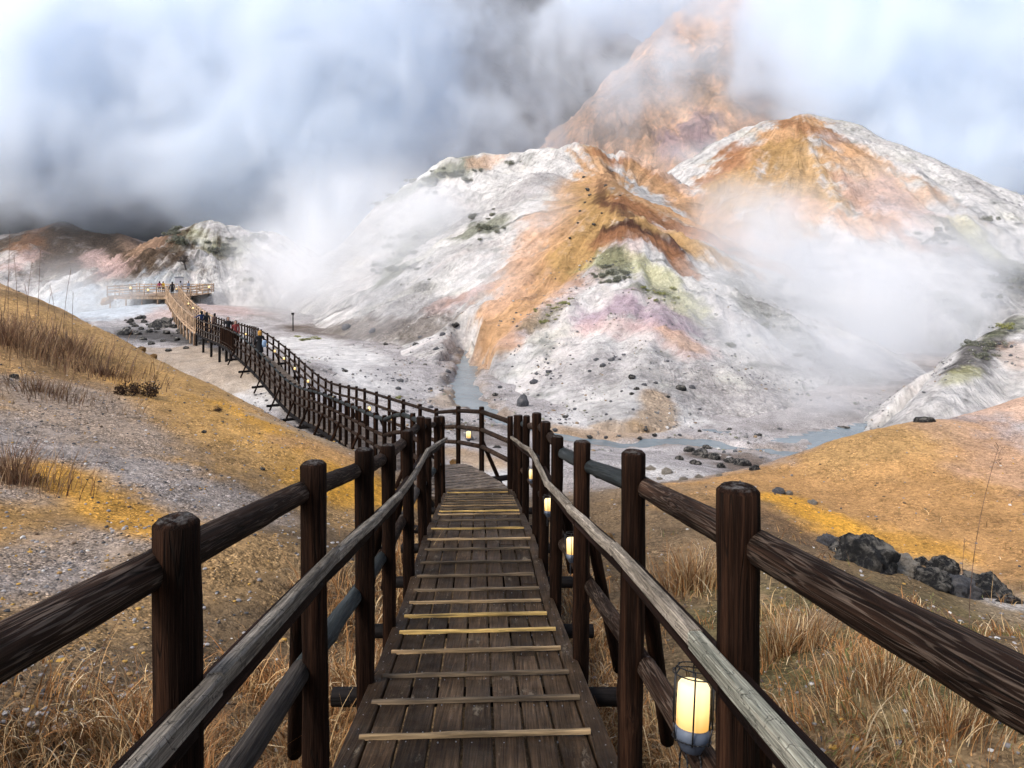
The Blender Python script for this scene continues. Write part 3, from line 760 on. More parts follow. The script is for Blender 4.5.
# ------------------------------------------------------------------ ground sheet (polar grid round the camera, out to the horizon)
def build_ground():
    fr = np.radians(np.arange(-46, 46.01, 0.125))
    rest = np.radians(np.arange(50, 312, 4.0))
    th = np.concatenate([fr, rest])
    rad = np.concatenate([np.geomspace(0.45, 125, 560), np.geomspace(135, 4000, 26)])
    T, R = np.meshgrid(th, rad)
    X = R * np.sin(T); Y = R * np.cos(T)
    Z = ground_h(X, Y)
    Z = np.where(R > 300, Z * 0 + FL, Z)
    v = np.stack([X.ravel(), Y.ravel(), Z.ravel()], 1)
    nr, nt = X.shape
    idx = np.arange(nr * nt).reshape(nr, nt)
    nx = np.roll(idx, -1, axis=1)
    f = np.stack([idx[:-1], idx[1:], nx[1:], nx[:-1]], -1).reshape(-1, 4)[:, ::-1]
    c0 = len(v); v = np.vstack([v, [[0, 0, float(ground_h(np.array([0.0]), np.array([0.0]))[0])]]])
    x, y, z = v[:, 0], v[:, 1], v[:, 2]
    r = np.hypot(x, y)
    # base colour: straw-brown litter near, grey-white clay on the floor
    n = fbm(x * 0.6, y * 0.6, 5, 71); nn = fbm(x * 2.2, y * 2.2, 4, 72)
    base = np.tile(np.array((0.20, 0.135, 0.075)), (len(v), 1))
    k = sstep(13, 22, r)[:, None]
    base = base * (1 - k) + np.array(GREYW) * k
    base = base * (0.8 + 0.5 * (n + 0.5))[:, None]
    # brown and grey stains across the valley floor
    s = (sstep(0.05, 0.45, fbm(x * 0.16, y * 0.3, 5, 75)) * sstep(16, 30, r))[:, None] * 0.65
    base = base * (1 - s) + np.array((0.20, 0.165, 0.14)) * s
    # left hillside is ochre earth
    k = (sstep(-2.0, -5.0, x + 0.1 * y + nn) * sstep(30, 20, y))[:, None]
    base = base * (1 - k * 0.8) + np.array((0.50, 0.285, 0.095)) * k * 0.85
    # moss on the right
    k = (sstep(0.9, 2.2, x) * sstep(9.5, 6.0, y) * sstep(-0.3, 0.1, fbm(x * 0.9, y * 0.9, 4, 73)))[:, None]
    base = base * (1 - k * 0.85) + np.array((0.125, 0.115, 0.045)) * k * 0.85
    g = np.clip(0.75 + 0.3 * n, 0.3, 1)
    col, g = paint(v, base, g)
    sm = (r > 16) & (r < 130)
    dd = dist_poly(x[sm], y[sm], STREAM) + 0.8 * fbm(x[sm] * 0.7, y[sm] * 0.7, 4, 74)
    k = (sstep(1.4, 0.2, dd) * sstep(-0.4, 0.3, fbm(x[sm] * 0.5, y[sm] * 0.5, 3, 78)))[:, None] * 0.7
    col[sm] = col[sm] * (1 - k) + np.array((0.21, 0.14, 0.08)) * k
    fan = np.array([[c0, i, (i + 1) % nt] for i in range(nt)])
    faces = [tuple(a) for a in f.tolist()] + [tuple(a) for a in fan.tolist()]
    me = mesh_from('ground', v, faces)
    setcol(me, np.hstack([np.clip(col, 0, 1), np.clip(g, 0, 1)[:, None]]))
    o = link('ground', me, M['ground'])
    tag(o, 'valley ground of gravel and ochre earth running from the walkway to the hills', 'ground', kind='structure')


build_ground()

HB = {100: (WHITE, 0.10), 200: (WHITE, 0.10), 300: ((0.70, 0.665, 0.635), 0.08), 400: (WHITE, 0.1), 500: ((0.5, 0.46, 0.44), 0.3), 600: ((0.72, 0.44, 0.27), 0.1), 700: ((0.052, 0.045, 0.047), 0.2)}


def build_hill(hl):
    x0, x1, y0, y1 = hl.box
    xs = np.arange(x0, x1, hl.res); ys = np.arange(y0, y1, hl.res)
    X, Y = np.meshgrid(xs, ys)
    Z = hl.h(X, Y)
    G = ground_h(X, Y)
    keep = Z > G - 0.7
    nr, nc = X.shape
    idx = np.arange(nr * nc).reshape(nr, nc)
    kf = keep[:-1, :-1] | keep[1:, :-1] | keep[1:, 1:] | keep[:-1, 1:]
    f = np.stack([idx[:-1, :-1], idx[:-1, 1:], idx[1:, 1:], idx[1:, :-1]], -1)[kf]
    used = np.unique(f); remap = np.full(nr * nc, -1); remap[used] = np.arange(len(used))
    v = np.stack([X.ravel(), Y.ravel(), np.maximum(Z, G - 1.2).ravel()], 1)[used]
    f = remap[f]
    b, g0 = HB[hl.seed]
    th = np.arctan2(v[:, 1] - hl.peak[1], v[:, 0] - hl.peak[0]); rr = np.hypot(v[:, 1] - hl.peak[1], v[:, 0] - hl.peak[0])
    if hl.seed == 300: th, rr = v[:, 0] * 0.09, v[:, 1] * 16.0
    st = fbm(th * 9, rr * 0.05, 5, hl.seed + 20, 0.6)          # streaks washed down the slope
    bl = fbm(v[:, 0] * 0.14, v[:, 1] * 0.14 + v[:, 2] * 0.1, 5, hl.seed + 21, 0.6)
    base = np.tile(np.array(b), (len(v), 1))
    if hl.mat == 'hill':
        k = sstep(0.02, 0.4, bl)[:, None] * 0.42; base = base * (1 - k) + np.array(GREYW) * k
        k = sstep(0.1, 0.4, st)[:, None] * 0.35; base = base * (1 - k) + np.array((0.44, 0.36, 0.33)) * k
        k = sstep(0.1, 0.35, -st)[:, None] * 0.28; base = base * (1 - k) + np.array((0.36, 0.36, 0.38)) * k
        k = sstep(0.12, 0.4, -bl)[:, None] * (0.25 if hl.seed != 300 else 0.05); base = base * (1 - k) + np.array((0.47, 0.45, 0.28)) * k
        # grey crusted outcrop patches
        oc = fbm(v[:, 0] * 0.3, v[:, 1] * 0.3 + v[:, 2] * 0.4, 5, hl.seed + 33, 0.65)
        k = sstep(0.14, 0.34, oc)[:, None] * (0.62 if hl.seed != 300 else .15); base = base * (1 - k) + np.array((0.20, 0.205, 0.185)) * k
        st2 = fbm(th * 26, rr * 0.12, 4, hl.seed + 41, 0.6); k = sstep(0.08, 0.4, st2)[:, None] * 0.4; base = base * (1 - k) + np.array((0.33, 0.30, 0.30)) * k
        sp = fbm(v[:, 0] * 1.3, v[:, 1] * 1.3 + v[:, 2], 3, hl.seed + 51, 0.6); k = sstep(0.28, 0.45, sp)[:, None] * 0.6 * sstep(-.2, .2, oc)[:, None]; base = base * (1 - k) + np.array((0.11, 0.11, 0.10)) * k
    else:
        base = base * (1 + 0.9 * st + 0.5 * bl)[:, None]
        if hl.seed == 600:
            k = sstep(0.18, 0.4, bl)[:, None] * 0.5; base = base * (1 - k) + np.array((0.24, 0.16, 0.15)) * k
            k = sstep(0.12, 0.4, -st)[:, None] * 0.5; base = base * (1 - k) + np.array(SALMON) * k
    col, g = paint(v, np.clip(base, 0.01, 1), np.full(len(v), g0), st)
    tx_ = fbm(v[:, 0] * 0.7, v[:, 1] * 0.7 + v[:, 2] * .5, 5, hl.seed + 63, 0.65)
    col = col * np.clip(1 + 0.55 * st[:, None] * (0.7 if hl.mat == 'hill' else 0.2) + 0.28 * tx_[:, None], .5, 1.35)
    me = mesh_from(hl.name, v, f)
    setcol(me, np.stack([th * 10 + 0.8 * fbm(v[:, 0] * .2, v[:, 1] * .2, 3, 5), rr * 0.05, v[:, 2] * .02, np.ones(len(v))], 1), 'Flow')
    setcol(me, np.hstack([np.clip(col, 0.005, 1), np.clip(g, 0, 1)[:, None]]))
    o = link(hl.name, me, M[hl.mat])
    tag(o, hl.label, hl.name, kind='structure')


for hl in HILLS:
    build_hill(hl)


def build_water():
    for poly, lab in ((STREAM, 'milky blue grey stream winding round the foot of the central hill'), (BLUE2, 'pale steaming hot pool behind the ochre slope')):
        x0, y0 = poly[:, :2].min(0) - 5; x1, y1 = poly[:, :2].max(0) + 5
        X, Y = np.meshgrid(np.arange(x0, x1, 0.4), np.arange(y0, y1, 0.4))
        dd = dist_poly(X, Y, poly); keep = dd < 2.2
        idx = np.arange(X.size).reshape(X.shape)
        kf = keep[:-1, :-1] | keep[1:, 1:]
        f = np.stack([idx[:-1, :-1], idx[:-1, 1:], idx[1:, 1:], idx[1:, :-1]], -1)[kf]
        used = np.unique(f); remap = np.full(X.size, -1); remap[used] = np.arange(len(used))
        v = np.stack([X.ravel(), Y.ravel(), np.full(X.size, WATER)], 1)[used]
        o = link('water', mesh_from('water', v, remap[f]), M['water'])
        tag(o, lab, 'water', kind='structure')


build_water()


# ------------------------------------------------------------------ timber helpers
def align(p0, p1):
    p0 = Vector(p0); p1 = Vector(p1)
    zc = (p1 - p0).normalized()
    up = Vector((0, 0, 1)) if abs(zc.z) < 0.9 else Vector((0, 1, 0))
    xc = up.cross(zc).normalized(); yc = zc.cross(xc)
    m = Matrix((xc, yc, zc)).transposed().to_4x4()
    m.translation = p0
    return m, (p1 - p0).length


def log_mesh(L, r, sides=18, seg=None, seed=0, wob=0.035, bev=0.008, r1=None, knots=0):
    seg = seg or max(2, int(L / 0.12))
    r1 = r if r1 is None else r1
    zs = [0.0, 0.0] + [bev + (L - 2 * bev) * i / seg for i in range(seg + 1)] + [L, L]
    rs = [0.0, -bev] + [0.0] * (seg + 1) + [-bev, 0.0]
    v = []; f = []
    so = seed * 7.31
    kn = [(random.Random(seed + i).random() * L, random.Random(seed * 3 + i).random() * 6.28) for i in range(knots)]
    rings = []
    for k, (z, dr) in enumerate(zip(zs, rs)):
        if k == 0 or k == len(zs) - 1:
            v.append((0, 0, z)); rings.append([len(v) - 1]); continue
        ring = []
        for s in range(sides):
            a = 2 * math.pi * s / sides
            rad = r + (r1 - r) * z / L
            n = mnoise.noise(Vector((math.cos(a) * 1.3 + so, math.sin(a) * 1.3, z * 1.7)))
            n2 = mnoise.noise(Vector((math.cos(a) * 4 + so, math.sin(a) * 4, z * 5)))
            rr = rad * (1 + wob * (n * 1.6 + n2 * 0.7)) + dr
            for kz, ka in kn:
                q = (z - kz) ** 2 / 0.0016 + (math.cos(a - ka) - 1) ** 2 * 18
                rr += 0.008 * math.exp(-q)
            v.append((math.cos(a) * rr, math.sin(a) * rr, z)); ring.append(len(v) - 1)
        rings.append(ring)
    for a, b in zip(rings[:-1], rings[1:]):
        if len(a) == 1:
            f += [(a[0], b[(s + 1) % sides], b[s]) for s in range(sides)]
        elif len(b) == 1:
            f += [(b[0], a[s], a[(s + 1) % sides]) for s in range(sides)]
        else:
            f += [(a[s], a[(s + 1) % sides], b[(s + 1) % sides], b[s]) for s in range(sides)]
    return mesh_from('log', v, f)


_seed = [1]


def log(name, p0, p1, r, mat, parent, **kw):
    _seed[0] += 1
    m, L = align(p0, p1)
    me = log_mesh(L, r, seed=_seed[0], **kw)
    me.name = name
    if parent is not None:
        m.translation = Vector(p0) - parent.location
    return link(name, me, mat, parent, mtx=m)


def beam(name, p0, p1, w, h, mat, parent, seg=None, wob=0.002):
    """squared timber, local z along its length, local x sideways"""
    _seed[0] += 1
    m, L = align(p0, p1)
    seg = seg or max(2, int(L / 0.25)); b = 0.006
    prof = [(-w / 2 + b, -h / 2), (w / 2 - b, -h / 2), (w / 2, -h / 2 + b), (w / 2, h / 2 - b), (w / 2 - b, h / 2), (-w / 2 + b, h / 2), (-w / 2, h / 2 - b), (-w / 2, -h / 2 + b)]
    v = []; f = []
    for i in range(seg + 1):
        z = L * i / seg
        ox = mnoise.noise(Vector((z * 1.3, _seed[0] * 3.7, 0))) * wob * 3; oy = mnoise.noise(Vector((z * 1.3, _seed[0] * 3.7, 9))) * wob * 3
        for k, (x, y) in enumerate(prof):
            n = mnoise.noise(Vector((x * 20 + _seed[0], y * 20, z * 6))) * wob
            v.append((x + ox + n, y + oy + n, z))
    for i in range(seg):
        f += [(i * 8 + k, i * 8 + (k + 1) % 8, (i + 1) * 8 + (k + 1) % 8, (i + 1) * 8 + k) for k in range(8)]
    f += [tuple(range(7, -1, -1)), tuple(seg * 8 + k for k in range(8))]
    me = mesh_from(name, v, f, False)
    if parent is not None:
        m.translation = Vector(p0) - parent.location
    return link(name, me, mat, parent, mtx=m)


class MB:
    def __init__(s): s.v = []; s.f = []; s.c = []

    def box(s, c, sx, sy, sz, ux=(1, 0, 0), uy=(0, 1, 0), uz=(0, 0, 1), col=None):
        b = len(s.v); c = Vector(c); ux = Vector(ux); uy = Vector(uy); uz = Vector(uz)
        for a in (-1, 1):
            for e in (-1, 1):
                for g in (-1, 1):
                    s.v.append(c + ux * (a * sx / 2) + uy * (e * sy / 2) + uz * (g * sz / 2)); s.c.append(col or (0.5, 0.5, 0.5))
        s.f += [tuple(b + i for i in q) for q in ((0, 1, 3, 2), (4, 6, 7, 5), (0, 4, 5, 1), (2, 3, 7, 6), (0, 2, 6, 4), (1, 5, 7, 3))]

    def tube(s, p0, p1, r, n=8, col=None):
        m, L = align(p0, p1); b = len(s.v)
        for z in (0, L):
            for k in range(n):
                a = 2 * math.pi * k / n
                s.v.append(m @ Vector((math.cos(a) * r, math.sin(a) * r, z))); s.c.append(col or (0.5, 0.5, 0.5))
        s.f += [(b + k, b + (k + 1) % n, b + n + (k + 1) % n, b + n + k) for k in range(n)]
        s.f += [tuple(b + n - 1 - k for k in range(n)), tuple(b + n + k for k in range(n))]

    def build(s, name, mat, parent=None, smooth=False, col=False):
        v = np.array([tuple(p) for p in s.v])
        if parent is not None: v = v - np.array(parent.location)
        me = mesh_from(name, v, s.f, smooth)
        if col: setcol(me, np.hstack([np.array(s.c), np.ones((len(s.c), 1))]))
        return link(name, me, mat, parent)


# ------------------------------------------------------------------ near ramp
def build_ramp():
    r = root('boardwalk', (cx(6), 6, float(dz(6))), 'dark weathered plank ramp with nailed battens leading down from the camera', 'boardwalk')
    # lengthwise planks
    ds = np.arange(-4, 13.2001, 0.3)
    npl = 7; half = 0.51; pw = 2 * half / npl
    v = []; f = []; c = []
    rr = random.Random(5)
    tx = 1.0 / math.hypot(1, 0.0438)
    for k in range(npl):
        start = -4 - rr.random() * 2.5
        a = start
        while a < 13.2:
            b = a + 3.0 + (rr.random() - 0.5) * 0.7
            lo, hi = max(a, -4), min(b - 0.006, 13.15)
            if hi - lo > 0.2:
                tone = rr.random(); t2 = rr.random(); dzp = (rr.random() - 0.5) * 0.006; gap = 0.0045 + rr.random() * 0.004
                knots_ = [lo] + [d for d in ds if lo + 0.02 < d < hi - 0.02] + [hi]
                xa = -half + k * pw + gap; xb = -half + (k + 1) * pw - gap
                base = len(v)
                for d in knots_:
                    z = float(dz(d)) + dzp
                    cup = 0.0025
                    for xx, zz in ((xa, z - 0.03), (xa, z - 0.004), (xa + 0.004, z), ((xa + xb) / 2, z - cup), (xb - 0.004, z), (xb, z - 0.004), (xb, z - 0.03)):
                        v.append((cx(d) + xx + 0.0015 * mnoise.noise(Vector((d * 2, k * 9.1, xx * 3))), d, zz)); c.append((tone, t2, rr.random() * 0, 1))
                for i in range(len(knots_) - 1):
                    q = base + i * 7
                    f += [(q + j, q + j + 1, q + j + 8, q + j + 7) for j in range(6)]
                f.append(tuple(base + j for j in range(6, -1, -1))); e = base + (len(knots_) - 1) * 7
                f.append(tuple(e + j for j in range(7)))
            a = b
    v = np.array(v) - np.array(r.location)
    me = mesh_from('deck', v, f, False); setcol(me, np.array(c))
    deck = link('deck', me, M['deck'], r)
    # edge boards
    for s in (-1, 1):
        v = []; f = []; c = []
        for i, d in enumerate(ds):
            z = float(dz(d)) + 0.004
            xo = cx(d) + s * 0.514; w = 0.095
            xs = (xo, xo + s * w)
            xs = sorted(xs)
            for xx, zz in ((xs[0], z - 0.05), (xs[0], z - 0.003), (xs[0] + 0.004, z), (xs[1] - 0.006, z), (xs[1], z - 0.006), (xs[1], z - 0.12)):
                v.append((xx + 0.002 * mnoise.noise(Vector((d, s * 5, 0))), d, zz)); c.append((0.15 + 0.1 * s, 0.4, 0, 1))
            if i:
                q = (i - 1) * 6
                f += [(q + j, q + j + 1, q + j + 7, q + j + 6) for j in range(5)]
        me = mesh_from('edge_board', np.array(v) - np.array(r.location), f, False); setcol(me, np.array(c))
        link('edge_board', me, M['deck'], r)
    # battens: row in the picture, left and right reach, tone
    rows = [(737, 360, 591, 'cleat'), (702, 372, 580, 'cleatold'), (676, 382, 569, 'cleatold'), (652, 392, 561, 'cleat'), (632.5, 400, 556, 'cleatnew'), (616.5, 403, 547, 'cleatnew'), (603, 409, 541, 'cleat'),
            (590.5, 414, 539, 'cleatold'), (576.5, 415, 534, 'cleatold'), (563, 419, 531, 'cleatold'), (550, 425, 530, 'cleatold'), (540, 421, 531, 'cleat'), (529.5, 430, 524, 'cleatnew'), (521, 432, 521, 'cleatold'), (515, 435, 520, 'cleat'),
            (511.8, 436, 520, 'cleatnew'), (509, 437, 519, 'cleatold'), (506.3, 438, 519, 'cleat'), (503.8, 439, 518, 'cleatold'), (501.4, 440, 517, 'cleat'), (499, 441, 516, 'cleatold'), (496.8, 442, 514, 'cleatold'), (493, 444, 508, 'cleatnew'), (490, 445, 508, 'cleatold')]
    dd = np.linspace(2, 13.2, 4000); yy = HY + (CZ - dz(dd)) / dd * F
    nails = MB(); rn = random.Random(3)
    for y, xl, xr, mt in rows:
        d = float(np.interp(-y, -yy, dd))
        a = max((xl - 512) / F * d, cx(d) - 0.55); b = min((xr - 512) / F * d, cx(d) + 0.55)
        L = b - a; w = 0.024 + 0.008 * rn.random(); hgt = 0.020
        v = []; f = []
        n = 14; tl = (rn.random() - 0.5) * 0.02
        for i in range(n + 1):
            x = -L / 2 + L * i / n
            wz = w * (1 + 0.25 * mnoise.noise(Vector((x * 7, y, 0)))); oy = 0.004 * mnoise.noise(Vector((x * 4, y, 5))) + tl * x / L; hz = hgt * (1 + 0.3 * mnoise.noise(Vector((x * 6, y, 9))))
            for yy_, zz in ((-wz / 2, 0.0), (-wz / 2, hz * 0.75), (-wz / 3.2, hz), (wz / 3.2, hz), (wz / 2, hz * 0.75), (wz / 2, 0.0)):
                v.append((x, yy_ + oy, zz))
        for i in range(n):
            q = i * 6
            f += [(q + j, q + 6 + j, q + 7 + j, q + 1 + j) for j in range(5)]
        f += [tuple(range(6)), tuple(n * 6 + j for j in range(5, -1, -1))]
        slope = float(dz(d + 0.2) - dz(d - 0.2)) / 0.4
        o = link('batten', mesh_from('batten', v, f, False), M[mt], r)
        o.location = Vector(((a + b) / 2, d, float(dz(d)) + 0.003)) - r.location
        o.rotation_euler = (math.atan(slope), 0, math.radians(2.5) + (rn.random() - 0.5) * 0.015)
        if d < 6.5:
            for s in (-0.05, 0.055):
                for k in range(14):
                    if rn.random() < 0.75:
                        x = cx(d) - 0.5 + k * 0.077 + rn.random() * 0.02; q = d + s + (rn.random() - 0.5) * 0.025
                        nails.tube((x, q, float(dz(q)) - 0.004), (x, q, float(dz(q)) + 0.0015), 0.0032, 6)
    for s in (-1, 1):
        for k in range(26):
            q = 2.9 + k * 0.17 + rn.random() * 0.05; x = cx(q) + s * (0.56 + rn.random() * 0.02)
            nails.tube((x, q, float(dz(q))), (x, q, float(dz(q)) + 0.006), 0.003, 6)
    nl_ = nails.build('nails', M['nail'], r); nl_['kind'] = 'stuff'; nl_.parent = deck
    return r


LEFT_D = [0.35, 1.57, 2.86, 4.1, 5.19, 6.56, 8.05, 9.05, 11.05, 12.4]
RIGHT_D = [0.45, 1.79, 3.0, 4.51, 5.98, 7.09, 8.12, 9.92, 11.6, 12.7]
CROSS_D = [0.4, 1.68, 2.95, 4.3, 5.6, 6.85, 8.08, 9.5, 11.3]
ramp = build_ramp()
for d in CROSS_D:
    z = float(dz(d)) - 0.135 - 0.02
    log('crossbeam', (cx(d) - 0.86, d, z), (cx(d) + 0.88, d, z), 0.052, M['beam'], ramp, sides=14)


def build_ramp_fence(side):
    D = LEFT_D if side < 0 else RIGHT_D
    off = side * 0.638
    r = root('log_fence', (cx(6) + off, 6, float(dz(6))), ('dark log fence with pale handrail along the left edge of the near ramp' if side < 0 else 'dark log fence with pale handrail right of the near ramp, carrying the largest lantern'), 'fence', 'log fences of the near ramp')
    pts = []
    rr = random.Random(31 + side)
    for i, d in enumerate(D):
        x = cx(d) + off; z = float(dz(d))
        pts.append(Vector((x, d, z)))
        lean = (rr.random() - 0.5) * 0.02
        log('post', (x + lean - side * 0.012, d, z - 0.5), (x + side * 0.004, d, z + (1.30 if side < 0 else 1.335) + (rr.random() - 0.5) * 0.02), 0.047 + rr.random() * 0.004, M['post'], r, sides=22, wob=0.085, bev=0.012, seg=22, knots=3)
    # level rails run from post to post
    up = Vector((0, 0, 1))
    def lvl(h, rad, mats, ext=0.12, **kw):
        for i in range(len(pts) - 1):
            a, b = pts[i], pts[i + 1]; t = (b - a).normalized()
            log('rail', a + up * h - t * (0.0 if i else 0.35) + Vector((side * 0.05, 0, 0)), b + up * h + Vector((side * 0.05, 0, 0)), rad * (1 + (rr.random() - 0.5) * 0.12), mats[i % len(mats)], r, sides=18, wob=0.06, knots=4, bev=0.006)
    for i in range(len(pts) - 1):
        a, b = pts[i] + up * 0.862, pts[i + 1] + up * 0.862
        beam('rail', a + Vector((-side * 0.02, 0, 0)), b + Vector((-side * 0.02, 0, 0)), 0.055, 0.08, M['board'], r)
    if side < 0:
        lvl(1.185, 0.042, [M['rail']]); lvl(0.49, 0.042, [M['greylog'], M['greylog'], M['greenlog'], M['greenlog'], M['rail']])
    else:
        lvl(1.185, 0.043, [M['rail'], M['rail'], M['greenlog'], M['greenlog'], M['rail']]); lvl(0.455, 0.042, [M['rail']])
    # pale handrail on the walking side
    ix = -side * 0.078
    hp = [p + Vector((ix, 0, 0.93)) for p in pts]
    breaks = [0, 1, 2, 3, 4, 5, 6, 7, 8, 9]
    for i in range(len(hp) - 1):
        a, b = hp[i], hp[i + 1]
        if side > 0 and i == 0: pass
        m_ = M['capgreen'] if (side > 0 and i == 0) else M['cap']
        t = (b - a).normalized()
        if side > 0 and i == 0: b = b + t * 0.07
        if side > 0 and i == 1: a = a + t * 0.075
        dz_ = Vector((0, 0, 0.006 if i % 2 else 0.0))
        beam('handrail', a + dz_, b + dz_, 0.039, 0.046, m_, r)
    # diagonal stays outside the posts
    for i in range(1, len(pts) - 1):
        p = pts[i]
        if i in (1, 2, 4, 5) or (side > 0 and i == 3):
            log('stay', p + Vector((side * 0.07, 0.05, 0.72)), p + Vector((side * 0.30, 0.75 if i < 3 else 0.5, -0.35)), 0.036, M['post'], r, sides=12)
    return pts


fl = build_ramp_fence(-1)
fr_ = build_ramp_fence(1)


# ------------------------------------------------------------------ long winding stretches
M['crossdeck'] = mat_wood('grey brown cross planks', (0.08, 0.06, 0.045), (0.15, 0.115, 0.088), (0.23, 0.18, 0.145), rough=0.7, grain=14, along=6, crack=False)


def ribbon_deck(name, i0, i1, label, mat, gap=0.05, stilts=0, pw=0.235, smat=None):
    a, b = ROUTE[i0:i1], ROUTEL[i0:i1]
    mid = a[len(a) // 2]
    r = root('boardwalk', (mid[0], mid[1], mid[2]), label, 'boardwalk')
    L = np.concatenate([[0], np.cumsum(np.linalg.norm(np.diff(a[:, :2], axis=0), axis=1))])
    mb = MB(); n = int(L[-1] / pw); rr = random.Random(i0)
    q = lambda arr, s: np.array([np.interp(s, L, arr[:, k]) for k in range(3)])
    for k in range(n):
        s0 = k * pw + gap / 2; s1 = (k + 1) * pw - gap / 2; dzp = (rr.random() - 0.5) * 0.008
        base = len(mb.v)
        for s in (s0, s1):
            A = q(a, s); B = q(b, s)
            for zz in (0, -0.05):
                mb.v += [Vector((A[0], A[1], A[2] + zz + dzp)), Vector((B[0], B[1], B[2] + zz + dzp))]; mb.c += [(0.5,) * 3] * 2
        mb.f += [tuple(base + j for j in t) for t in ((0, 1, 5, 4), (2, 6, 7, 3), (0, 4, 6, 2), (1, 3, 7, 5), (0, 2, 3, 1), (4, 5, 7, 6))]
    mb.build('deck', mat, r)
    sm = smat or M['beam']
    for arr in (a, b):
        mb = MB()
        for k in range(0, len(arr) - 1, 4):
            j = min(k + 4, len(arr) - 1)
            mb.tube(Vector(arr[k]) - Vector((0, 0, 0.14)), Vector(arr[j]) - Vector((0, 0, 0.14)), 0.08, 8)
        mb.build('stringer', sm, r)
    if stilts:
        for k in range(stilts // 2, len(a), stilts):
            for arr in (a, b):
                p = arr[k]; g = float(H_all(np.array([p[0]]), np.array([p[1]]))[0])
                if p[2] - g > 0.3:
                    log('stilt', (p[0], p[1], g - 0.3), (p[0], p[1], p[2] - 0.08), 0.09, sm, r, sides=10)
    return r


def route_fence(arr, s_list, label, mats, side, post_h=1.28, levels=(1.18, 0.82, 0.48), pr=0.052, rr_=0.045, braces=3, picket=None, group=None, pxs=None, balus=None):
    idx = s_list
    pts = [Vector(arr[i]) for i in idx]
    r = root('log_fence', pts[len(pts) // 2], label, 'fence', group)
    for k, p in enumerate(pts):
        log('post', p + Vector((0, 0, -0.25)), p + Vector((0, 0, post_h)), pr, mats[0], r, sides=12, seg=6)
    for li, h in enumerate(levels):
        mb = MB()
        for a, b in zip(pts[:-1], pts[1:]):
            e = Vector((0, 0, h))
            mb.tube(a + e, b + e, rr_, 10)
        mb.build('rail', mats[1 + li % (len(mats) - 1)], r, smooth=True)
    if balus:
        proto = None
        for a, b in zip(pts[:-1], pts[1:]):
            n = max(1, int((b - a).length / balus))
            for k in range(1, n):
                p = a.lerp(b, k / n) - r.location
                if proto is None:
                    mb = MB(); mb.box((0, 0, levels[0] / 2 + 0.04), 0.07, 0.07, levels[0])
                    proto = mb.build('baluster', mats[0]); proto.parent = r; o = proto
                else:
                    o = proto.copy(); COL.objects.link(o)
                o.location = p
    if braces:
        for k in range(1, len(pts) - 1, braces):
            p = pts[k]; q = pts[k + 1]; t = (q - p).normalized(); n = Vector((-t.y, t.x, 0)) * side
            foot = p + n * 0.5; g = p.z - 0.5
            log('stay', p + Vector((0, 0, 0.62)), Vector((foot.x, foot.y, g)), 0.04, mats[0], r, sides=8)
            log('crossbeam', p - n * 0.1 + Vector((0, 0, -0.2)), p + n * 0.6 + Vector((0, 0, -0.2)), 0.06, M['beam'], r, sides=8)
    return r


def idx_px(pxs, arr=ROUTE, lo=0):
    u = 512 + F * arr[:, 0] / arr[:, 1]
    out = []
    for p in pxs:
        i = int(np.argmin(np.abs(u - p)))
        out.append(i)
    return out


I42 = int(np.argmin(np.abs(ROUTE[:, 1] - 42))); I61 = int(np.argmin(np.abs(ROUTE[:, 1] - 61.5))); IE = len(ROUTE) - 1
ribbon_deck('boardwalk', 1, I42 + 1, 'grey cross planked walkway dipping away from the landing and curving left', M['crossdeck'])
ribbon_deck('boardwalk', I42, I61 + 1, 'dark raised walkway crowded with visitors before the tan timber section', M['crossdeck'], stilts=16)
ribbon_deck('boardwalk', I61, IE + 1, 'light tan timber walkway on stilts climbing to the viewing platform', M['newwood'], stilts=10, smat=M['newwood'])

Rm = [M['post'], M['greenlog'], M['rail'], M['rail']]
pxR = [509.5, 482, 457, 436, 419, 403, 389.4, 377, 365.4, 356.6, 348.8, 340, 332, 325.4, 319, 312, 305.6, 299.6, 294, 289, 285, 279, 273, 267, 261.5]
route_fence(ROUTE, idx_px(pxR), 'dark log fence on the far side of the dipping walkway, lanterns along its foot', [M['post'], M['rail'], M['rail'], M['rail']], -1, group='dark log fences of the winding walkway')
nl = list(range(3, I42, 4)) + [I42]
route_fence(ROUTEL, nl, 'dark log fence with slate green rails on the near side of the dipping walkway', Rm, 1, group='dark log fences of the winding walkway')
route_fence(ROUTE, list(range(I42, I61, 5)) + [I61], 'dark log fence behind the walking visitors beyond the dip', [M['post'], M['rail'], M['rail']], -1, levels=(1.15, 0.6), group='dark log fences of the winding walkway', braces=False)
I51 = int(np.argmin(np.abs(ROUTE[:, 1] - 50.5)))
route_fence(ROUTEL, list(range(I42, I51, 5)) + [I51], 'dark close set picket fence where the walkway turns, beside the blond walker', [M['post'], M['greylog'], M['rail']], 1, levels=(1.12, 0.2), balus=0.28, group='dark log fences of the winding walkway', braces=False)
route_fence(ROUTEL, list(range(I51, I61, 5)) + [I61], 'dark open log fence in front of the group of visitors, next to the tan railing', [M['post'], M['greylog'], M['rail']], 1, levels=(1.12, 0.75, 0.4), group='dark log fences of the winding walkway', braces=False)
NW = [M['newwood'], M['newwood']]
route_fence(ROUTE, list(range(I61, IE, 6)) + [IE], 'light tan railing on the far side of the timber walkway', NW, -1, levels=(1.15, 0.8, 0.45), braces=False, pr=0.07, rr_=0.06, group='light tan timber railings')
route_fence(ROUTEL, list(range(I61, IE, 6)) + [IE], 'light tan railing with close balusters on the near side of the timber walkway', NW, 1, levels=(1.15, 0.15), balus=0.5, braces=False, pr=0.07, rr_=0.06, group='light tan timber railings')


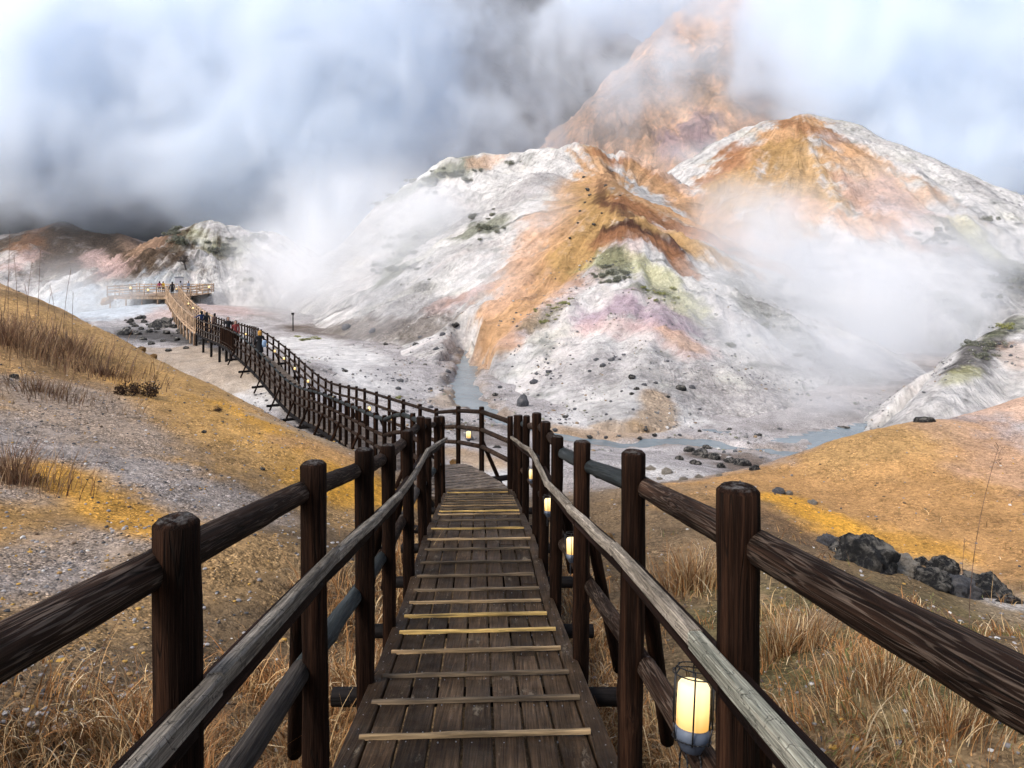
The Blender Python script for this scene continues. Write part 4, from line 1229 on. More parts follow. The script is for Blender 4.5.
def build_platform():
    z = CZ - 5.1
    e = Vector(ROUTE[-1]); x0, x1 = P(131, 0, 97).x, P(209, 0, 97).x
    y0, y1 = 91.3, 98.5
    r = root('viewing_platform', ((x0 + x1) / 2, (y0 + y1) / 2, z), 'light tan timber viewing platform at the far end of the walkway', 'platform')
    mb = MB(); n = 34
    for k in range(n):
        y = y0 + (y1 - y0) * (k + 0.5) / n
        mb.box(((x0 + x1) / 2, y, z - 0.03), x1 - x0, (y1 - y0) / n - 0.02, 0.06)
    mb.build('deck', M['newwood'], r)
    mb = MB(); mb.box(((x0 + x1) / 2, y0 + 0.1, z - 0.25), x1 - x0, 0.12, 0.36); mb.build('fascia', M['newwood'], r)
    for x in np.linspace(x0 + 0.2, x1 - 0.2, 6):
        for y in (y0 + 0.3, y1 - 0.3):
            g = float(H_all(np.array([x]), np.array([y]))[0])
            if z - g > 0.2: log('stilt', (x, y, g - 0.3), (x, y, z - 0.07), 0.1, M['newwood'], r, sides=8)
    # railings, open where the walkway comes in
    xg0, xg1 = ROUTEL[-1][0] - 0.1, ROUTE[-1][0] + 0.1
    def run(pts, label):
        rt = root('timber_railing', (pts[0][0], pts[0][1], z), label, 'railing', 'light tan timber railings')
        for a, b in zip(pts[:-1], pts[1:]):
            a = Vector((*a, z)); b = Vector((*b, z)); n = max(1, int(round((b - a).length / 1.6)))
            for k in range(n + 1):
                p = a.lerp(b, k / n); log('post', p, p + Vector((0, 0, 1.3)), 0.08, M['newwood'], rt, sides=8, seg=3)
            for h in (1.15, 0.8, 0.45):
                beam('rail', a + Vector((0, 0, h)), b + Vector((0, 0, h)), 0.07, 0.12, M['newwood'], rt)
    run([(xg0, y0), (x0, y0), (x0, y1)], 'light tan railing round the left half of the viewing platform')
    run([(xg1, y0 + 0.2), (x1, y0 + 0.2), (x1, y1)], 'light tan railing round the right end of the viewing platform')
    run([(x0 + 0.3, y1 + 0.1), (x1 - 0.3, y1 + 0.1)], 'light tan railing along the back of the viewing platform')
    # information board
    p = P(182, 293, 98)
    s = root('information_board', (p.x, p.y - 0.8, z), 'grey information board on two legs at the back of the viewing platform', 'sign')
    mb = MB(); mb.box((p.x, p.y - 0.8, z + 1.75), 1.15, 0.12, 0.75); mb.build('panel', M['concrete'], s)
    mb = MB(); mb.box((p.x, p.y - 0.8, z + 2.17), 1.35, 0.3, 0.07); mb.build('roof', M['lampbase'], s)
    for q in (-0.45, 0.45):
        mb = MB(); mb.box((p.x + q, p.y - 0.8, z + 0.7), 0.12, 0.1, 1.4); mb.build('leg', M['concrete'], s)


build_platform()


# ------------------------------------------------------------------ lanterns
def lathe(profile, n=20, smooth=True):
    v = []; f = []
    for (r, z) in profile:
        for k in range(n):
            a = 2 * math.pi * k / n; v.append((r * math.cos(a), r * math.sin(a), z))
    for i in range(len(profile) - 1):
        f += [(i * n + k, i * n + (k + 1) % n, (i + 1) * n + (k + 1) % n, (i + 1) * n + k) for k in range(n)]
    f += [tuple(range(n - 1, -1, -1)), tuple((len(profile) - 1) * n + k for k in range(n))]
    return v, f


def make_lantern():
    r = root('lantern', (0, 0, 0), 'x', 'lantern', 'lit lanterns along the walkway rails')
    v, f = lathe([(0.02, -0.03), (0.03, -0.028), (0.045, 0.0), (0.052, 0.012), (0.051, 0.03), (0.040, 0.04)])
    base = link('base', mesh_from('base', v, f), M['lampbase'], r)
    v, f = lathe([(0.042, 0.034), (0.047, 0.038), (0.048, 0.09), (0.047, 0.148), (0.041, 0.157), (0.02, 0.159)], 24)
    link('shade', mesh_from('shade', v, f), M['glow'], r)
    mb = MB()
    n = 6
    for k in range(n):
        a = 2 * math.pi * k / n + 0.3
        p = [(0.054, 0.0), (0.064, 0.05), (0.064, 0.18), (0.05, 0.198)]
        for (r0, z0), (r1, z1) in zip(p[:-1], p[1:]):
            mb.tube((r0 * math.cos(a), r0 * math.sin(a), z0), (r1 * math.cos(a), r1 * math.sin(a), z1), 0.0027, 6)
    for rad, z in ((0.05, 0.198), (0.064, 0.18), (0.056, 0.006)):
        for k in range(24):
            a = 2 * math.pi * k / 24; b = 2 * math.pi * (k + 1) / 24
            mb.tube((rad * math.cos(a), rad * math.sin(a), z), (rad * math.cos(b), rad * math.sin(b), z), 0.002, 5)
    link('cage', mesh_from('cage', [tuple(p) for p in mb.v], mb.f, True), M['metal'], r)
    for x in (-0.02, 0.02):
        mb = MB()
        for k in range(20):
            a = 2 * math.pi * k / 20; b = 2 * math.pi * (k + 1) / 20
            mb.tube((x, 0.047 * math.cos(a), -0.075 + 0.047 * math.sin(a)), (x, 0.047 * math.cos(b), -0.075 + 0.047 * math.sin(b)), 0.003, 5)
        link('strap', mesh_from('strap', [tuple(p) for p in mb.v], mb.f, True), M['metal'], base)
    return r


LANT = make_lantern(); lant_used = [False]


def lantern(p, tilt, label, scale=1.0, rz=0.0):
    o = LANT if not lant_used[0] else copy_tree(LANT)
    lant_used[0] = True
    o.location = p; o.rotation_euler = (tilt[0], tilt[1], rz); o.scale = (scale,) * 3
    o['label'] = label


def right_rail(d, h=0.455):
    return Vector((float(np.interp(d, RIGHT_D, [p.x for p in fr_])), d, float(np.interp(d, RIGHT_D, [p.z for p in fr_])) + h))


lantern(right_rail(2.17) + Vector((0, 0, 0.08)), (math.radians(-12), math.radians(6), 0), 'largest lit wire caged lantern, on the low rail beside the nearest right post')
lantern(right_rail(4.95) + Vector((0, 0, 0.075)), (math.radians(-12), 0, 0), 'lit lantern half hidden behind the third post of the right ramp fence', .85)
lantern(right_rail(6.65) + Vector((0, 0, 0.075)), (math.radians(-10), 0, 0), 'thin sliver of lit lantern glimpsed between middle posts of the right ramp fence', .85)
lantern(right_rail(8.75) + Vector((0, 0, 0.075)), (math.radians(-10), 0, 0), 'faintest lit lantern behind the tight cluster of posts on the right of the ramp', .85)
names = ['lit lantern on the landing fence between its two isolated posts', 'lit lantern nearest the left ramp posts on the dipping walkway', 'second lit lantern along the dipping walkway after the landing', 'lit lantern at the lowest dip of the walkway', 'lit lantern where the walkway starts climbing out of the dip', 'lit lantern just uphill of the dip, below the blond walker',
         'lit lantern midway between the dip and the blond walker', 'lit lantern nearest below the blond walker', 'lit lantern right beside the blond walker', 'lit lantern between the red jacketed visitor and the blond walker']
for (px, nm) in zip([474.5, 398, 374, 337.6, 310.7, 298, 287, 278, 268, 248], names):
    p, i = route_at_px(px)
    lantern(Vector(p) + Vector((-0.12, -0.05, 0.58)), (0, 0, 0), nm, 1.05)
far = [(217, 'lit lantern beside the person in black with a white front'), (210, 'lit lantern below the leaning visitor in dark clothes'), (204, 'lit lantern between the navy and black jackets'), (196, 'lit lantern just uphill of the navy jacket on the tan walkway'), (191, 'pale lit lantern second up the tan walkway'), (178, 'lit lantern on the tan walkway near the long black coat')]
for px, nm in far:
    p, i = route_at_px(px)
    lantern(Vector(p) + Vector((-0.2, -0.2, 0.75)), (0, 0, 0), nm, 1.6)
for px, py, nm in [(130.5, 288, 'lit lantern at the far left corner of the viewing platform'), (148, 290, 'brightest lit lantern on the front railing of the viewing platform'), (209, 287, 'lit lantern at the right end of the viewing platform')]:
    p = P(px, py + 2, 91.0); lantern(p, (0, 0, 0), nm, 2.6)


# ------------------------------------------------------------------ people
def cloth(name, c):
    if name not in M: M[name] = mat_simple(name, c, 0.85, 0.2, 12)
    return M[name]


SKIN = mat_simple('skin', (0.42, 0.25, 0.18), 0.55, 0.05, 20)
SHOE = mat_simple('dark shoe leather', (0.02, 0.018, 0.018), 0.5, 0.1, 20)


def person(loc, face, coat, pants, hair, label, h=1.68, arm=0.0, stride=0.12, long_coat=False, lean=0.0, bag=None, hat=None):
    """one skinned body; face = heading in radians (0 looks along +Y)"""
    s = h / 1.7
    r = root('person', loc, label, 'person', 'visitors on the walkway', face)
    J = {'pel': (0, 0, .92), 'wai': (0, .0, 1.08), 'che': (0, lean, 1.28), 'ne': (0, lean * 1.3, 1.44), 'he': (0, lean * 1.5 + .02, 1.52), 'ht': (0, lean * 1.5 + .01, 1.68), 'no': (0, lean * 1.5 + .105, 1.575)}
    R = {'pel': .15, 'wai': .135, 'che': .15, 'ne': .055, 'he': .075, 'ht': .07, 'no': .014}
    E = [('pel', 'wai'), ('wai', 'che'), ('che', 'ne'), ('ne', 'he'), ('he', 'ht'), ('he', 'no')]
    for q, sx in (('l', -1), ('r', 1)):
        st = stride * sx
        J.update({'hip' + q: (.085 * sx, 0, .88), 'kn' + q: (.095 * sx, st * .6 + .02, .48), 'an' + q: (.095 * sx, st, .08), 'to' + q: (.105 * sx, st + .15, .04),
                  'sh' + q: (.185 * sx, lean, 1.38), 'el' + q: (.25 * sx, lean - .03, 1.10), 'wr' + q: (.255 * sx, lean + .1 + st * -.5, .88), 'ha' + q: (.25 * sx, lean + .14 - st * .5, .80)})
        if arm and sx < 0:
            J['el' + q] = (-.36, .14, 1.22); J['wr' + q] = (-.52, .30, 1.22); J['ha' + q] = (-.58, .37, 1.21)
        R.update({'hip' + q: .09, 'kn' + q: .062, 'an' + q: .045, 'to' + q: .035, 'sh' + q: .068, 'el' + q: .05, 'wr' + q: .036, 'ha' + q: .032})
        E += [('pel', 'hip' + q), ('hip' + q, 'kn' + q), ('kn' + q, 'an' + q), ('an' + q, 'to' + q), ('che', 'sh' + q), ('sh' + q, 'el' + q), ('el' + q, 'wr' + q), ('wr' + q, 'ha' + q)]
    ks = list(J); ix = {k: i for i, k in enumerate(ks)}
    me = bpy.data.meshes.new('body'); me.from_pydata([tuple(c * s for c in J[k]) for k in ks], [(ix[a], ix[b]) for a, b in E], [])
    tmp = bpy.data.objects.new('tmp', me); COL.objects.link(tmp)
    md = tmp.modifiers.new('Skin', 'SKIN'); md.use_smooth_shade = True
    for i, k in enumerate(ks):
        me.skin_vertices[0].data[i].radius = (R[k] * s, R[k] * s * (0.75 if k in ('pel', 'wai', 'che') else 1)); me.skin_vertices[0].data[i].use_root = (k == 'pel')
    sb = tmp.modifiers.new('Sub', 'SUBSURF'); sb.levels = 2; sb.render_levels = 2
    dg = bpy.context.evaluated_depsgraph_get()
    bm = bpy.data.meshes.new_from_object(tmp.evaluated_get(dg)); bpy.data.objects.remove(tmp); bm.name = 'body'
    bm.materials.clear()
    for m_ in (coat, pants, SKIN, SHOE): bm.materials.append(m_)
    hem = 0.55 if long_coat else 0.84
    for p in bm.polygons:
        c = p.center / s
        k = 0
        if c.z < .09: k = 3
        elif c.z < hem and abs(c.x) < .21: k = 1
        if c.z > 1.46: k = 2
        if abs(c.x) > .2 and c.z < .86 and not arm: k = 2
        if arm and c.x < -.53: k = 2
        p.material_index = k
    body = link('body', bm, None, r)
    if long_coat:
        n = 20; v = []; f = []
        for z, rx, ry in ((.52, .21, .17), (.75, .19, .155), (.98, .175, .14), (1.1, .16, .13)):
            for k in range(n):
                a = 2 * math.pi * k / n; v.append((rx * math.cos(a) * s, ry * math.sin(a) * s, z * s))
        for i in range(3): f += [(i * n + k, i * n + (k + 1) % n, (i + 1) * n + (k + 1) % n, (i + 1) * n + k) for k in range(n)]
        link('coat_skirt', mesh_from('coat_skirt', v, f), coat, r)
    # hair
    n = 16; v = []; f = []
    rows = [(-.16, .085), (-.08, .098), (0, .102), (.05, .095), (.09, .065), (.105, .015)]
    cy, czz = lean * 1.5 - .012, 1.60
    for dzv, rad in rows:
        for k in range(n):
            a = 2 * math.pi * k / n
            front = max(0, math.sin(a)); rr = rad * (1 - .35 * front * (1 if dzv < .06 else 0))
            v.append((rr * math.cos(a) * s, (cy + rr * math.sin(a)) * s, (czz + dzv + (.06 * front if dzv < -.05 else 0)) * s))
    for i in range(len(rows) - 1): f += [(i * n + k, i * n + (k + 1) % n, (i + 1) * n + (k + 1) % n, (i + 1) * n + k) for k in range(n)]
    f.append(tuple((len(rows) - 1) * n + k for k in range(n)))
    link('hat' if hat else 'hair', mesh_from('hair', v, f), hat or hair, body)
    if bag is not None:
        o = link('bag', mesh_from('bag', *lathe([(.05, 0), (.12, .02), (.14, .16), (.12, .34), (.06, .38)], 14)), bag, None)
        off = Matrix.Rotation(face, 3, 'Z') @ Vector((.22 * s, -.12 * s, .78 * s))
        o.location = Vector(loc) + off; o.rotation_euler = (0, 0, face); o.scale = (.9, .6, 1)
        tag(o, 'pale blue shoulder bag carried by the blond walker', 'bag')
    return r


BLK = cloth('black coat cloth', (0.012, 0.012, 0.014)); NAV = cloth('navy jacket cloth', (0.02, 0.035, 0.10)); RED = cloth('red jacket cloth', (0.16, 0.025, 0.025)); YELC = cloth('yellow jacket cloth', (0.50, 0.30, 0.03)); GRYC = cloth('grey jacket cloth', (0.30, 0.30, 0.33)); BLG = cloth('blue grey jacket cloth', (0.12, 0.16, 0.23)); WHT = cloth('white knit cloth', (0.5, 0.5, 0.52)); DKT = cloth('dark trouser cloth', (0.02, 0.02, 0.026)); PNK = cloth('crimson jacket cloth', (0.30, 0.04, 0.09)); PBL = cloth('pale blue canvas', (0.28, 0.38, 0.52)); BRN = cloth('umber jacket cloth', (0.06, 0.035, 0.03))
HBLK = cloth('black hair strands', (0.012, 0.01, 0.01)); HBL = cloth('orange blond hair strands', (0.50, 0.25, 0.05))


def on_route(px, lat=0.5):
    arr = ROUTE * (1 - lat) + ROUTEL * lat
    i = int(np.argmin(np.abs(512 + F * arr[:, 0] / arr[:, 1] - px)))
    j = min(i + 2, len(arr) - 1); t = arr[j] - arr[max(0, j - 4)]
    return Vector(arr[i]), math.atan2(-t[0], t[1])


p, fc = on_route(260, .5); person(p, fc, BLK, DKT, HBL, 'blond walker in a long black coat, alone and nearest on the winding walkway', 1.66, long_coat=True, bag=PBL)
p, fc = on_route(235.5, .55); person(p, fc + 2.9, RED, DKT, HBLK, 'visitor in a dark red jacket walking back along the dark fenced walkway', 1.62)
p, fc = on_route(228, .5); person(p, fc + 3.1, BLK, DKT, HBLK, 'visitor in an open black jacket over a white top', 1.72, bag=None)
p, fc = on_route(213, .3); person(p, fc - 1.2, BRN, DKT, HBLK, 'visitor in dark clothes leaning on the fence below the tan walkway', 1.64, lean=.1)
p, fc = on_route(206.5, .5); person(p, fc + .3, BLK, DKT, HBLK, 'visitor in plain black standing between the navy jacket and the leaning visitor', 1.68)
p, fc = on_route(201.5, .75); person(p, fc + .2, NAV, DKT, HBLK, 'visitor in a navy jacket reaching one arm out to the rail', 1.76, arm=1)
p, fc = on_route(171, .5); person(p, fc, BLK, DKT, HBLK, 'walker in a long black coat arriving at the viewing platform', 1.78, long_coat=True)
PZ = CZ - 5.07
for px, d, f_, ct, lb, hh in [(159.5, 96.5, .4, PNK, 'small visitor in a crimson jacket on the viewing platform', 1.62), (163.2, 96.8, -.3, YELC, 'visitor in a yellow jacket on the viewing platform', 1.6), (180.5, 95.5, .2, GRYC, 'visitor in a pale grey jacket in front of the information board', 1.7), (188.3, 95, 2.6, BLG, 'visitor in a blue grey jacket beside the information board', 1.68)]:
    person((P(px, 0, d).x, d, PZ), f_, ct, DKT, HBLK, lb, hh)


# ------------------------------------------------------------------ rocks
def rock_mesh(seed, sub=3, rough=0.55, flat=0.78):
    bm = bmesh.new(); bmesh.ops.create_icosphere(bm, subdivisions=sub, radius=1.0)
    rr = random.Random(seed)
    cuts = [(Vector((rr.gauss(0, 1), rr.gauss(0, 1), rr.gauss(0, 1))).normalized(), 0.62 + rr.random() * 0.3) for _ in range(11)]
    for v in bm.verts:
        p = v.co.copy()
        for n, d in cuts:
            e = p.dot(n) - d
            if e > 0: p -= n * e * 0.9
        n = mnoise.fractal(p * 1.6 + Vector((seed * 3.1, 0, 0)), 0.75, 2.1, 8)
        v.co = p * (1 + rough * 0.5 * n); v.co.z *= flat
    me = bpy.data.meshes.new('rock'); bm.to_mesh(me); bm.free()
    me.polygons.foreach_set('use_smooth', np.full(len(me.polygons), True))
    return me


ROCKS = {}; RR = random.Random(77)
def rock(p, size, mat, label, group=None, seed=None, name='rock', sc_=(1, 1, 1), rz=None, sub=3):
    seed = random.randrange(6) if seed is None else seed
    key = (seed, mat, sub)
    if key not in ROCKS:
        me = rock_mesh(seed * 13 + 1, sub); me.materials.append(M[mat]); ROCKS[key] = me
    o = bpy.data.objects.new(name, ROCKS[key]); COL.objects.link(o)
    o.location = p; o.scale = (size * sc_[0], size * sc_[1], size * sc_[2]); o.rotation_euler = (random.uniform(-.2, .2), random.uniform(-.2, .2), random.uniform(0, 6.28) if rz is None else rz)
    tag(o, label, 'rock', group)
    return o


def seat(px, py, dmin, dmax, up=0.0):
    v = hit(px, py, dmin, dmax); v.z += up
    return v


def rock_px(px, py, wpx, mat, label, dmin=3, dmax=120, group=None, sc_=(1, 1, 1), seed=None, sub=3, rz=None):
    """wpx = width in pixels, foot of the rock at px, py"""
    v = hit(px, py, dmin, dmax); s = wpx / F * v.y / 2 / 0.9
    v.y += s * 0.7; v.z = float(H_all(np.array([v.x]), np.array([v.y]))[0]) + s * 0.08 * sc_[2]
    return rock(v, s, mat, label, group, seed, sc_=sc_, sub=sub, rz=rz)


G1 = 'black rocks along the foot of the orange mound'
for a in [(738 + 112, 556, 30, 'rock', 'round black rock at the left end of the row below the orange mound'), (880, 572, 62, 'rock', 'largest knobbly black boulder below the orange mound', ), (862, 563, 26, 'rock', 'small black rock tucked against the left of the largest boulder'), (909, 576, 40, 'rockpale', 'pale crusted rock between the two dark clusters below the orange mound'),
          (925, 566, 14, 'rock', 'little black rock above the pale crusted rock'), (940, 590, 36, 'rock', 'smooth black boulder in the right cluster below the orange mound'), (953, 575, 32, 'rock', 'upright black boulder at the back of the right cluster'), (968, 599, 40, 'rockgrey', 'grey mottled boulder in the middle of the right cluster'), (998, 598, 44, 'rock', 'brownish black boulder at the right end of the cluster, near the tall stem'), (1014, 604, 22, 'rock', 'last small black rock at the edge of the right cluster'), (836, 549, 26, 'rockgrey', 'brown grey rock just left of the black row')]:
    rock_px(a[0], a[1], a[2], a[3], a[4], 5, 14, G1, sub=5, sc_=(1, .9, 1.0), rz=a[0] * 0.37)
for a in [(781, 494, 13, 'rockgrey', 'flat grey brown stone at the left foot of the orange mound'), (790, 495, 8, 'rockpale', 'small pale stone touching the flat stone on the orange mound'), (814, 505, 9, 'rockpale', 'lone pale grey stone on the yellow patch of the orange mound'), (976, 614, 0, '', '')]:
    if a[2]: rock_px(a[0], a[1], a[2], a[3], a[4], 8, 18)
rock_px(847, 433, 13, 'rock', 'lone rounded dark boulder beside the steaming gully right of the stream', 25, 60)
rock_px(608, 540, 12, 'rockochre', 'brown stone on the dry ground just right of the ramp fence', 5, 20)
rock_px(928, 422, 16, 'rock', 'flat black rock on the crest of the orange mound', 10, 22, sc_=(1.3, 1, .75))
# stream bank pile
G2 = 'dark rocks on the near bank of the stream'
for i, (px, py, w) in enumerate([(690, 452, 12), (702, 457, 16), (716, 460, 14), (731, 463, 13), (744, 466, 15), (722, 468, 10), (696, 465, 11), (680, 460, 8), (756, 470, 11), (708, 449, 9)]):
    rock_px(px, py, w, 'rock', 'dark rock in the jumbled pile on the near bank of the stream', 14, 40, G2)
for i, (px, py, w) in enumerate([(652, 470, 9), (668, 474, 10), (684, 480, 8), (700, 478, 7), (720, 476, 6), (660, 480, 6)]):
    rock_px(px, py, w, 'rockpale', 'pale crusted stone in front of the dark pile by the stream', 12, 40, 'pale stones near the stream')
# left valley
for a in [(157, 325, 22, 'biggest black boulder beside the tan walkway'), (121, 332, 15, 'black boulder peeping over the crest of the ochre slope')]:
    rock_px(a[0], a[1] + 3, a[2], 'rock', a[3], 26, 90)
for px, py, w in [(135, 335, 10), (142, 340, 9), (148, 333, 10), (165, 334, 9), (172, 328, 10), (178, 332, 9), (184, 330, 8), (150, 345, 8), (162, 342, 7), (176, 341, 9), (190, 336, 7), (196, 344, 8), (205, 342, 7), (168, 352, 8), (185, 349, 7), (139, 349, 7)] + [(q, RR.uniform(318, 326 + (q - 120) * .22), RR.uniform(3, 8)) for q in [RR.uniform(122, 225) for _ in range(48)]]:
    rock_px(px, py, w * .8, 'rock', 'black rock in the dark rubble below the tan walkway', 26, 95, 'black rubble below the tan walkway')
for a in [(140, 347, 9, 'ochre lump on the crest of the ochre slope, left one'), (152, 349, 7, 'ochre lump on the crest of the ochre slope, right one'), (105, 305, 12, 'brown boulder left of the viewing platform')]:
    rock_px(a[0], a[1], a[2], 'rockochre', a[3], 14, 24 if a[1] > 310 else 110)
# front slope of the central hill
for px, py, w in [(534, 384, 11), (537, 375, 6), (549, 373, 7), (597, 361, 8), (603, 367, 8), (612, 361, 9), (632, 379, 9), (645, 386, 7), (637, 390, 7), (632, 395, 6), (668, 398, 6), (682, 391, 12), (693, 389, 8), (624, 356, 6), (656, 384, 5), (565, 418, 7), (560, 424, 5), (575, 410, 5), (555, 432, 6), (590, 440, 7), (611, 402, 4), (646, 432, 6), (655, 436, 6), (700, 432, 6), (730, 430, 7), (590, 372, 5), (622, 392, 4), (606, 439, 5), (640, 440, 6), (680, 436, 5), (760, 436, 6), (780, 430, 5), (548, 364, 4), (538, 396, 4), (700, 410, 4), (668, 362, 4)]:
    rock_px(px, py, w * .82, 'rock' if (w > 5 and px % 3) else 'rockgrey', 'small dark rock lying on the pale front slope of the central hill', 24, 90, 'dark rocks on the front slope of the central hill', sub=2)
rock_px(522, 407, 17, 'rockgrey', 'large leaning grey slab at the left foot of the central hill', 24, 60, sc_=(.8, .7, 1.5))
for px, py, w in [(584, 178, 4), (588, 192, 5), (590, 196, 4), (580, 212, 3), (594, 226, 4), (602, 214, 3), (578, 224, 3), (606, 186, 4), (620, 196, 3), (570, 240, 3), (612, 172, 4), (585, 203, 3)]:
    rock_px(px, py, w, 'rock', 'dark clod stuck on the ochre flank below the central peak', 45, 110, 'dark clods on the ochre flank', sub=2)
for px, py, w in [(345, 372, 6), (400, 382, 7), (398, 390, 6), (415, 345, 6), (442, 336, 7), (346, 330, 10), (372, 333, 8), (420, 338, 5), (436, 350, 6), (448, 372, 6), (430, 390, 5), (455, 330, 8), (425, 365, 4), (385, 345, 5), (495, 396, 6), (500, 388, 5), (492, 420, 6), (455, 415, 6), (446, 428, 7), (470, 440, 8), (497, 448, 8), (505, 440, 6), (430, 408, 6), (440, 418, 5)]:
    rock_px(px, py, w, 'rock' if px % 2 else 'rockgrey', 'small dark rock on the pale valley floor behind the winding walkway', 20, 95, 'dark rocks on the valley floor', sub=2)
for px, py, w in [(345, 443, 8), (328, 437, 6), (318, 432, 6), (455, 465, 10)]:
    rock_px(px, py, w, 'rockochre', 'ochre boulder at the foot of the near fence of the dipping walkway', 14, 40, 'ochre boulders under the dipping walkway')
for px, py, w in [(12, 378, 9), (203, 433, 5), (262, 470, 5)]:
    rock_px(px, py, w, 'rock', 'small black stone lying on the ochre slope', 5, 20, 'black stones on the ochre slope')


# loose gravel on the near ground
def build_gravel():
    n = 15000
    u = RNG.random(n); d = 3.0 * np.exp(u * np.log(21 / 3.0)); px = RNG.uniform(-60, 1084, n)
    x = (px - 512) / F * d
    ok = (np.abs(x - cx(d)) > 0.75)
    x, d = x[ok], d[ok]
    h = ground_h(x, d)
    py = HY + (CZ - h) / d * F
    dens = np.where(x < -2, 1.0, 0.35)
    k = RNG.random(len(x)) < dens * (0.4 + 0.9 * (fbm(x * .8, d * .8, 3, 90) + .4))
    x, d, h = x[k], d[k], h[k]
    bm = bmesh.new(); bmesh.ops.create_icosphere(bm, subdivisions=1, radius=1.0)
    tv = np.array([v.co[:] for v in bm.verts]); tf = np.array([[v.index for v in f.verts] for f in bm.faces]); bm.free()
    m = len(x)
    s = (0.007 + 0.016 * RNG.random(m) ** 3) * (0.8 + d * 0.03)
    jit = 1 + 0.35 * (RNG.random((m, len(tv), 3)) - .5)
    sq = np.stack([s * (0.8 + .6 * RNG.random(m)), s * (0.8 + .6 * RNG.random(m)), s * (.5 + .3 * RNG.random(m))], 1)
    v = tv[None] * jit * sq[:, None, :] + np.stack([x, d, h + s * .25], 1)[:, None, :]
    f = (tf[None] + (np.arange(m) * len(tv))[:, None, None]).reshape(-1, 3)
    pal = np.array([(.06, .06, .062), (.20, .19, .19), (.34, .32, .31), (.55, .53, .50), (.30, .18, .07), (.42, .25, .06), (.12, .08, .05)])
    pr = np.array([.17, .23, .2, .05, .14, .11, .10])
    c = pal[RNG.choice(len(pal), m, p=pr)]
    me = mesh_from('gravel', v.reshape(-1, 3), f, False)
    setcol(me, np.hstack([np.repeat(c, len(tv), 0), np.ones((m * len(tv), 1))]))
    o = link('gravel', me, M['pebble'])
    tag(o, 'loose mixed pebbles scattered over the ochre slope and dry ground', 'gravel', kind='stuff')


build_gravel()


def build_scree():
    n = 60000
    x = RNG.uniform(-14, 22, n); y = RNG.uniform(26, 66, n)
    k = np.abs(x / y) < .8; x, y = x[k], y[k]
    k = RNG.random(len(x)) < np.clip(.12 + 1.1 * fbm(x * .25, y * .25, 4, 191), 0, 1) * .55 * (40 / y); x, y = x[k], y[k]
    h = H_all(x, y); k = h > WATER + .02; x, y, h = x[k], y[k], h[k]
    m = len(x)
    bm = bmesh.new(); bmesh.ops.create_icosphere(bm, subdivisions=1, radius=1.0)
    tv = np.array([v.co[:] for v in bm.verts]); tf = np.array([[v.index for v in f.verts] for f in bm.faces]); bm.free()
    sz = .022 + .085 * RNG.random(m) ** 3.5
    sq = sz[:, None] * RNG.uniform(.6, 1.3, (m, 3)) * np.array((1, 1, .7))
    v = tv[None] * (1 + .4 * (RNG.random((m, len(tv), 3)) - .5)) * sq[:, None, :] + np.stack([x, y, h + sz * .2], 1)[:, None, :]
    f = (tf[None] + (np.arange(m) * len(tv))[:, None, None]).reshape(-1, 3)
    pal = np.array([(.09, .09, .095), (.17, .165, .16), (.3, .28, .27), (.5, .48, .46), (.26, .19, .12), (.2, .2, .15)])
    c = pal[RNG.choice(len(pal), m, p=[.24, .24, .2, .14, .1, .08])]
    me = mesh_from('scree', v.reshape(-1, 3), f, False)
    setcol(me, np.hstack([np.repeat(c, len(tv), 0), np.ones((m * len(tv), 1))]))
    tag(link('scree', me, M['pebble']), 'small loose stones strewn over the valley floor and the foot of the hill', 'scree', kind='stuff')


build_scree()


# ------------------------------------------------------------------ dry grass
def blades(x, y, z, length, lean_dir, droop, width, col, seg=5):
    """arching blades, arrays per blade"""
    n = len(x); t = np.linspace(0, 1, seg + 1)
    a0 = RNG.uniform(0.02, 0.45, n)[:, None]; ang = a0 + droop[:, None] * t[None] ** 1.3          # angle from vertical
    ds = (length / seg)[:, None]
    hx = np.concatenate([np.zeros((n, 1)), np.cumsum(np.sin(ang[:, :-1]) * ds, 1)], 1); hz = np.concatenate([np.zeros((n, 1)), np.cumsum(np.cos(ang[:, :-1]) * ds, 1)], 1)
    tw = 0.5 * RNG.normal(size=(n, 1)) * t[None] ** 2
    cx_ = x[:, None] + hx * np.cos(lean_dir[:, None] + tw); cy_ = y[:, None] + hx * np.sin(lean_dir[:, None] + tw); cz_ = z[:, None] + hz
    w = width[:, None] * (1 - 0.85 * t[None] ** 1.5)
    pa = RNG.uniform(0, np.pi, n)[:, None]
    sx = np.cos(pa) * w; sy = np.sin(pa) * w
    L = np.stack([cx_ - sx, cy_ - sy, cz_], -1); R_ = np.stack([cx_ + sx, cy_ + sy, cz_], -1)
    v = np.stack([L, R_], 2).reshape(n, -1, 3)
    q = np.array([[2 * i, 2 * i + 1, 2 * i + 3, 2 * i + 2] for i in range(seg)])
    f = (q[None] + (np.arange(n) * 2 * (seg + 1))[:, None, None]).reshape(-1, 4)
    c = np.repeat(col[:, None, :], 2 * (seg + 1), 1)
    return v.reshape(-1, 3), f, c.reshape(-1, 3)


STRAW = np.array([(.42, .24, .10), (.34, .16, .055), (.52, .36, .18), (.22, .095, .032), (.66, .52, .33), (.26, .16, .075), (.13, .055, .022)])


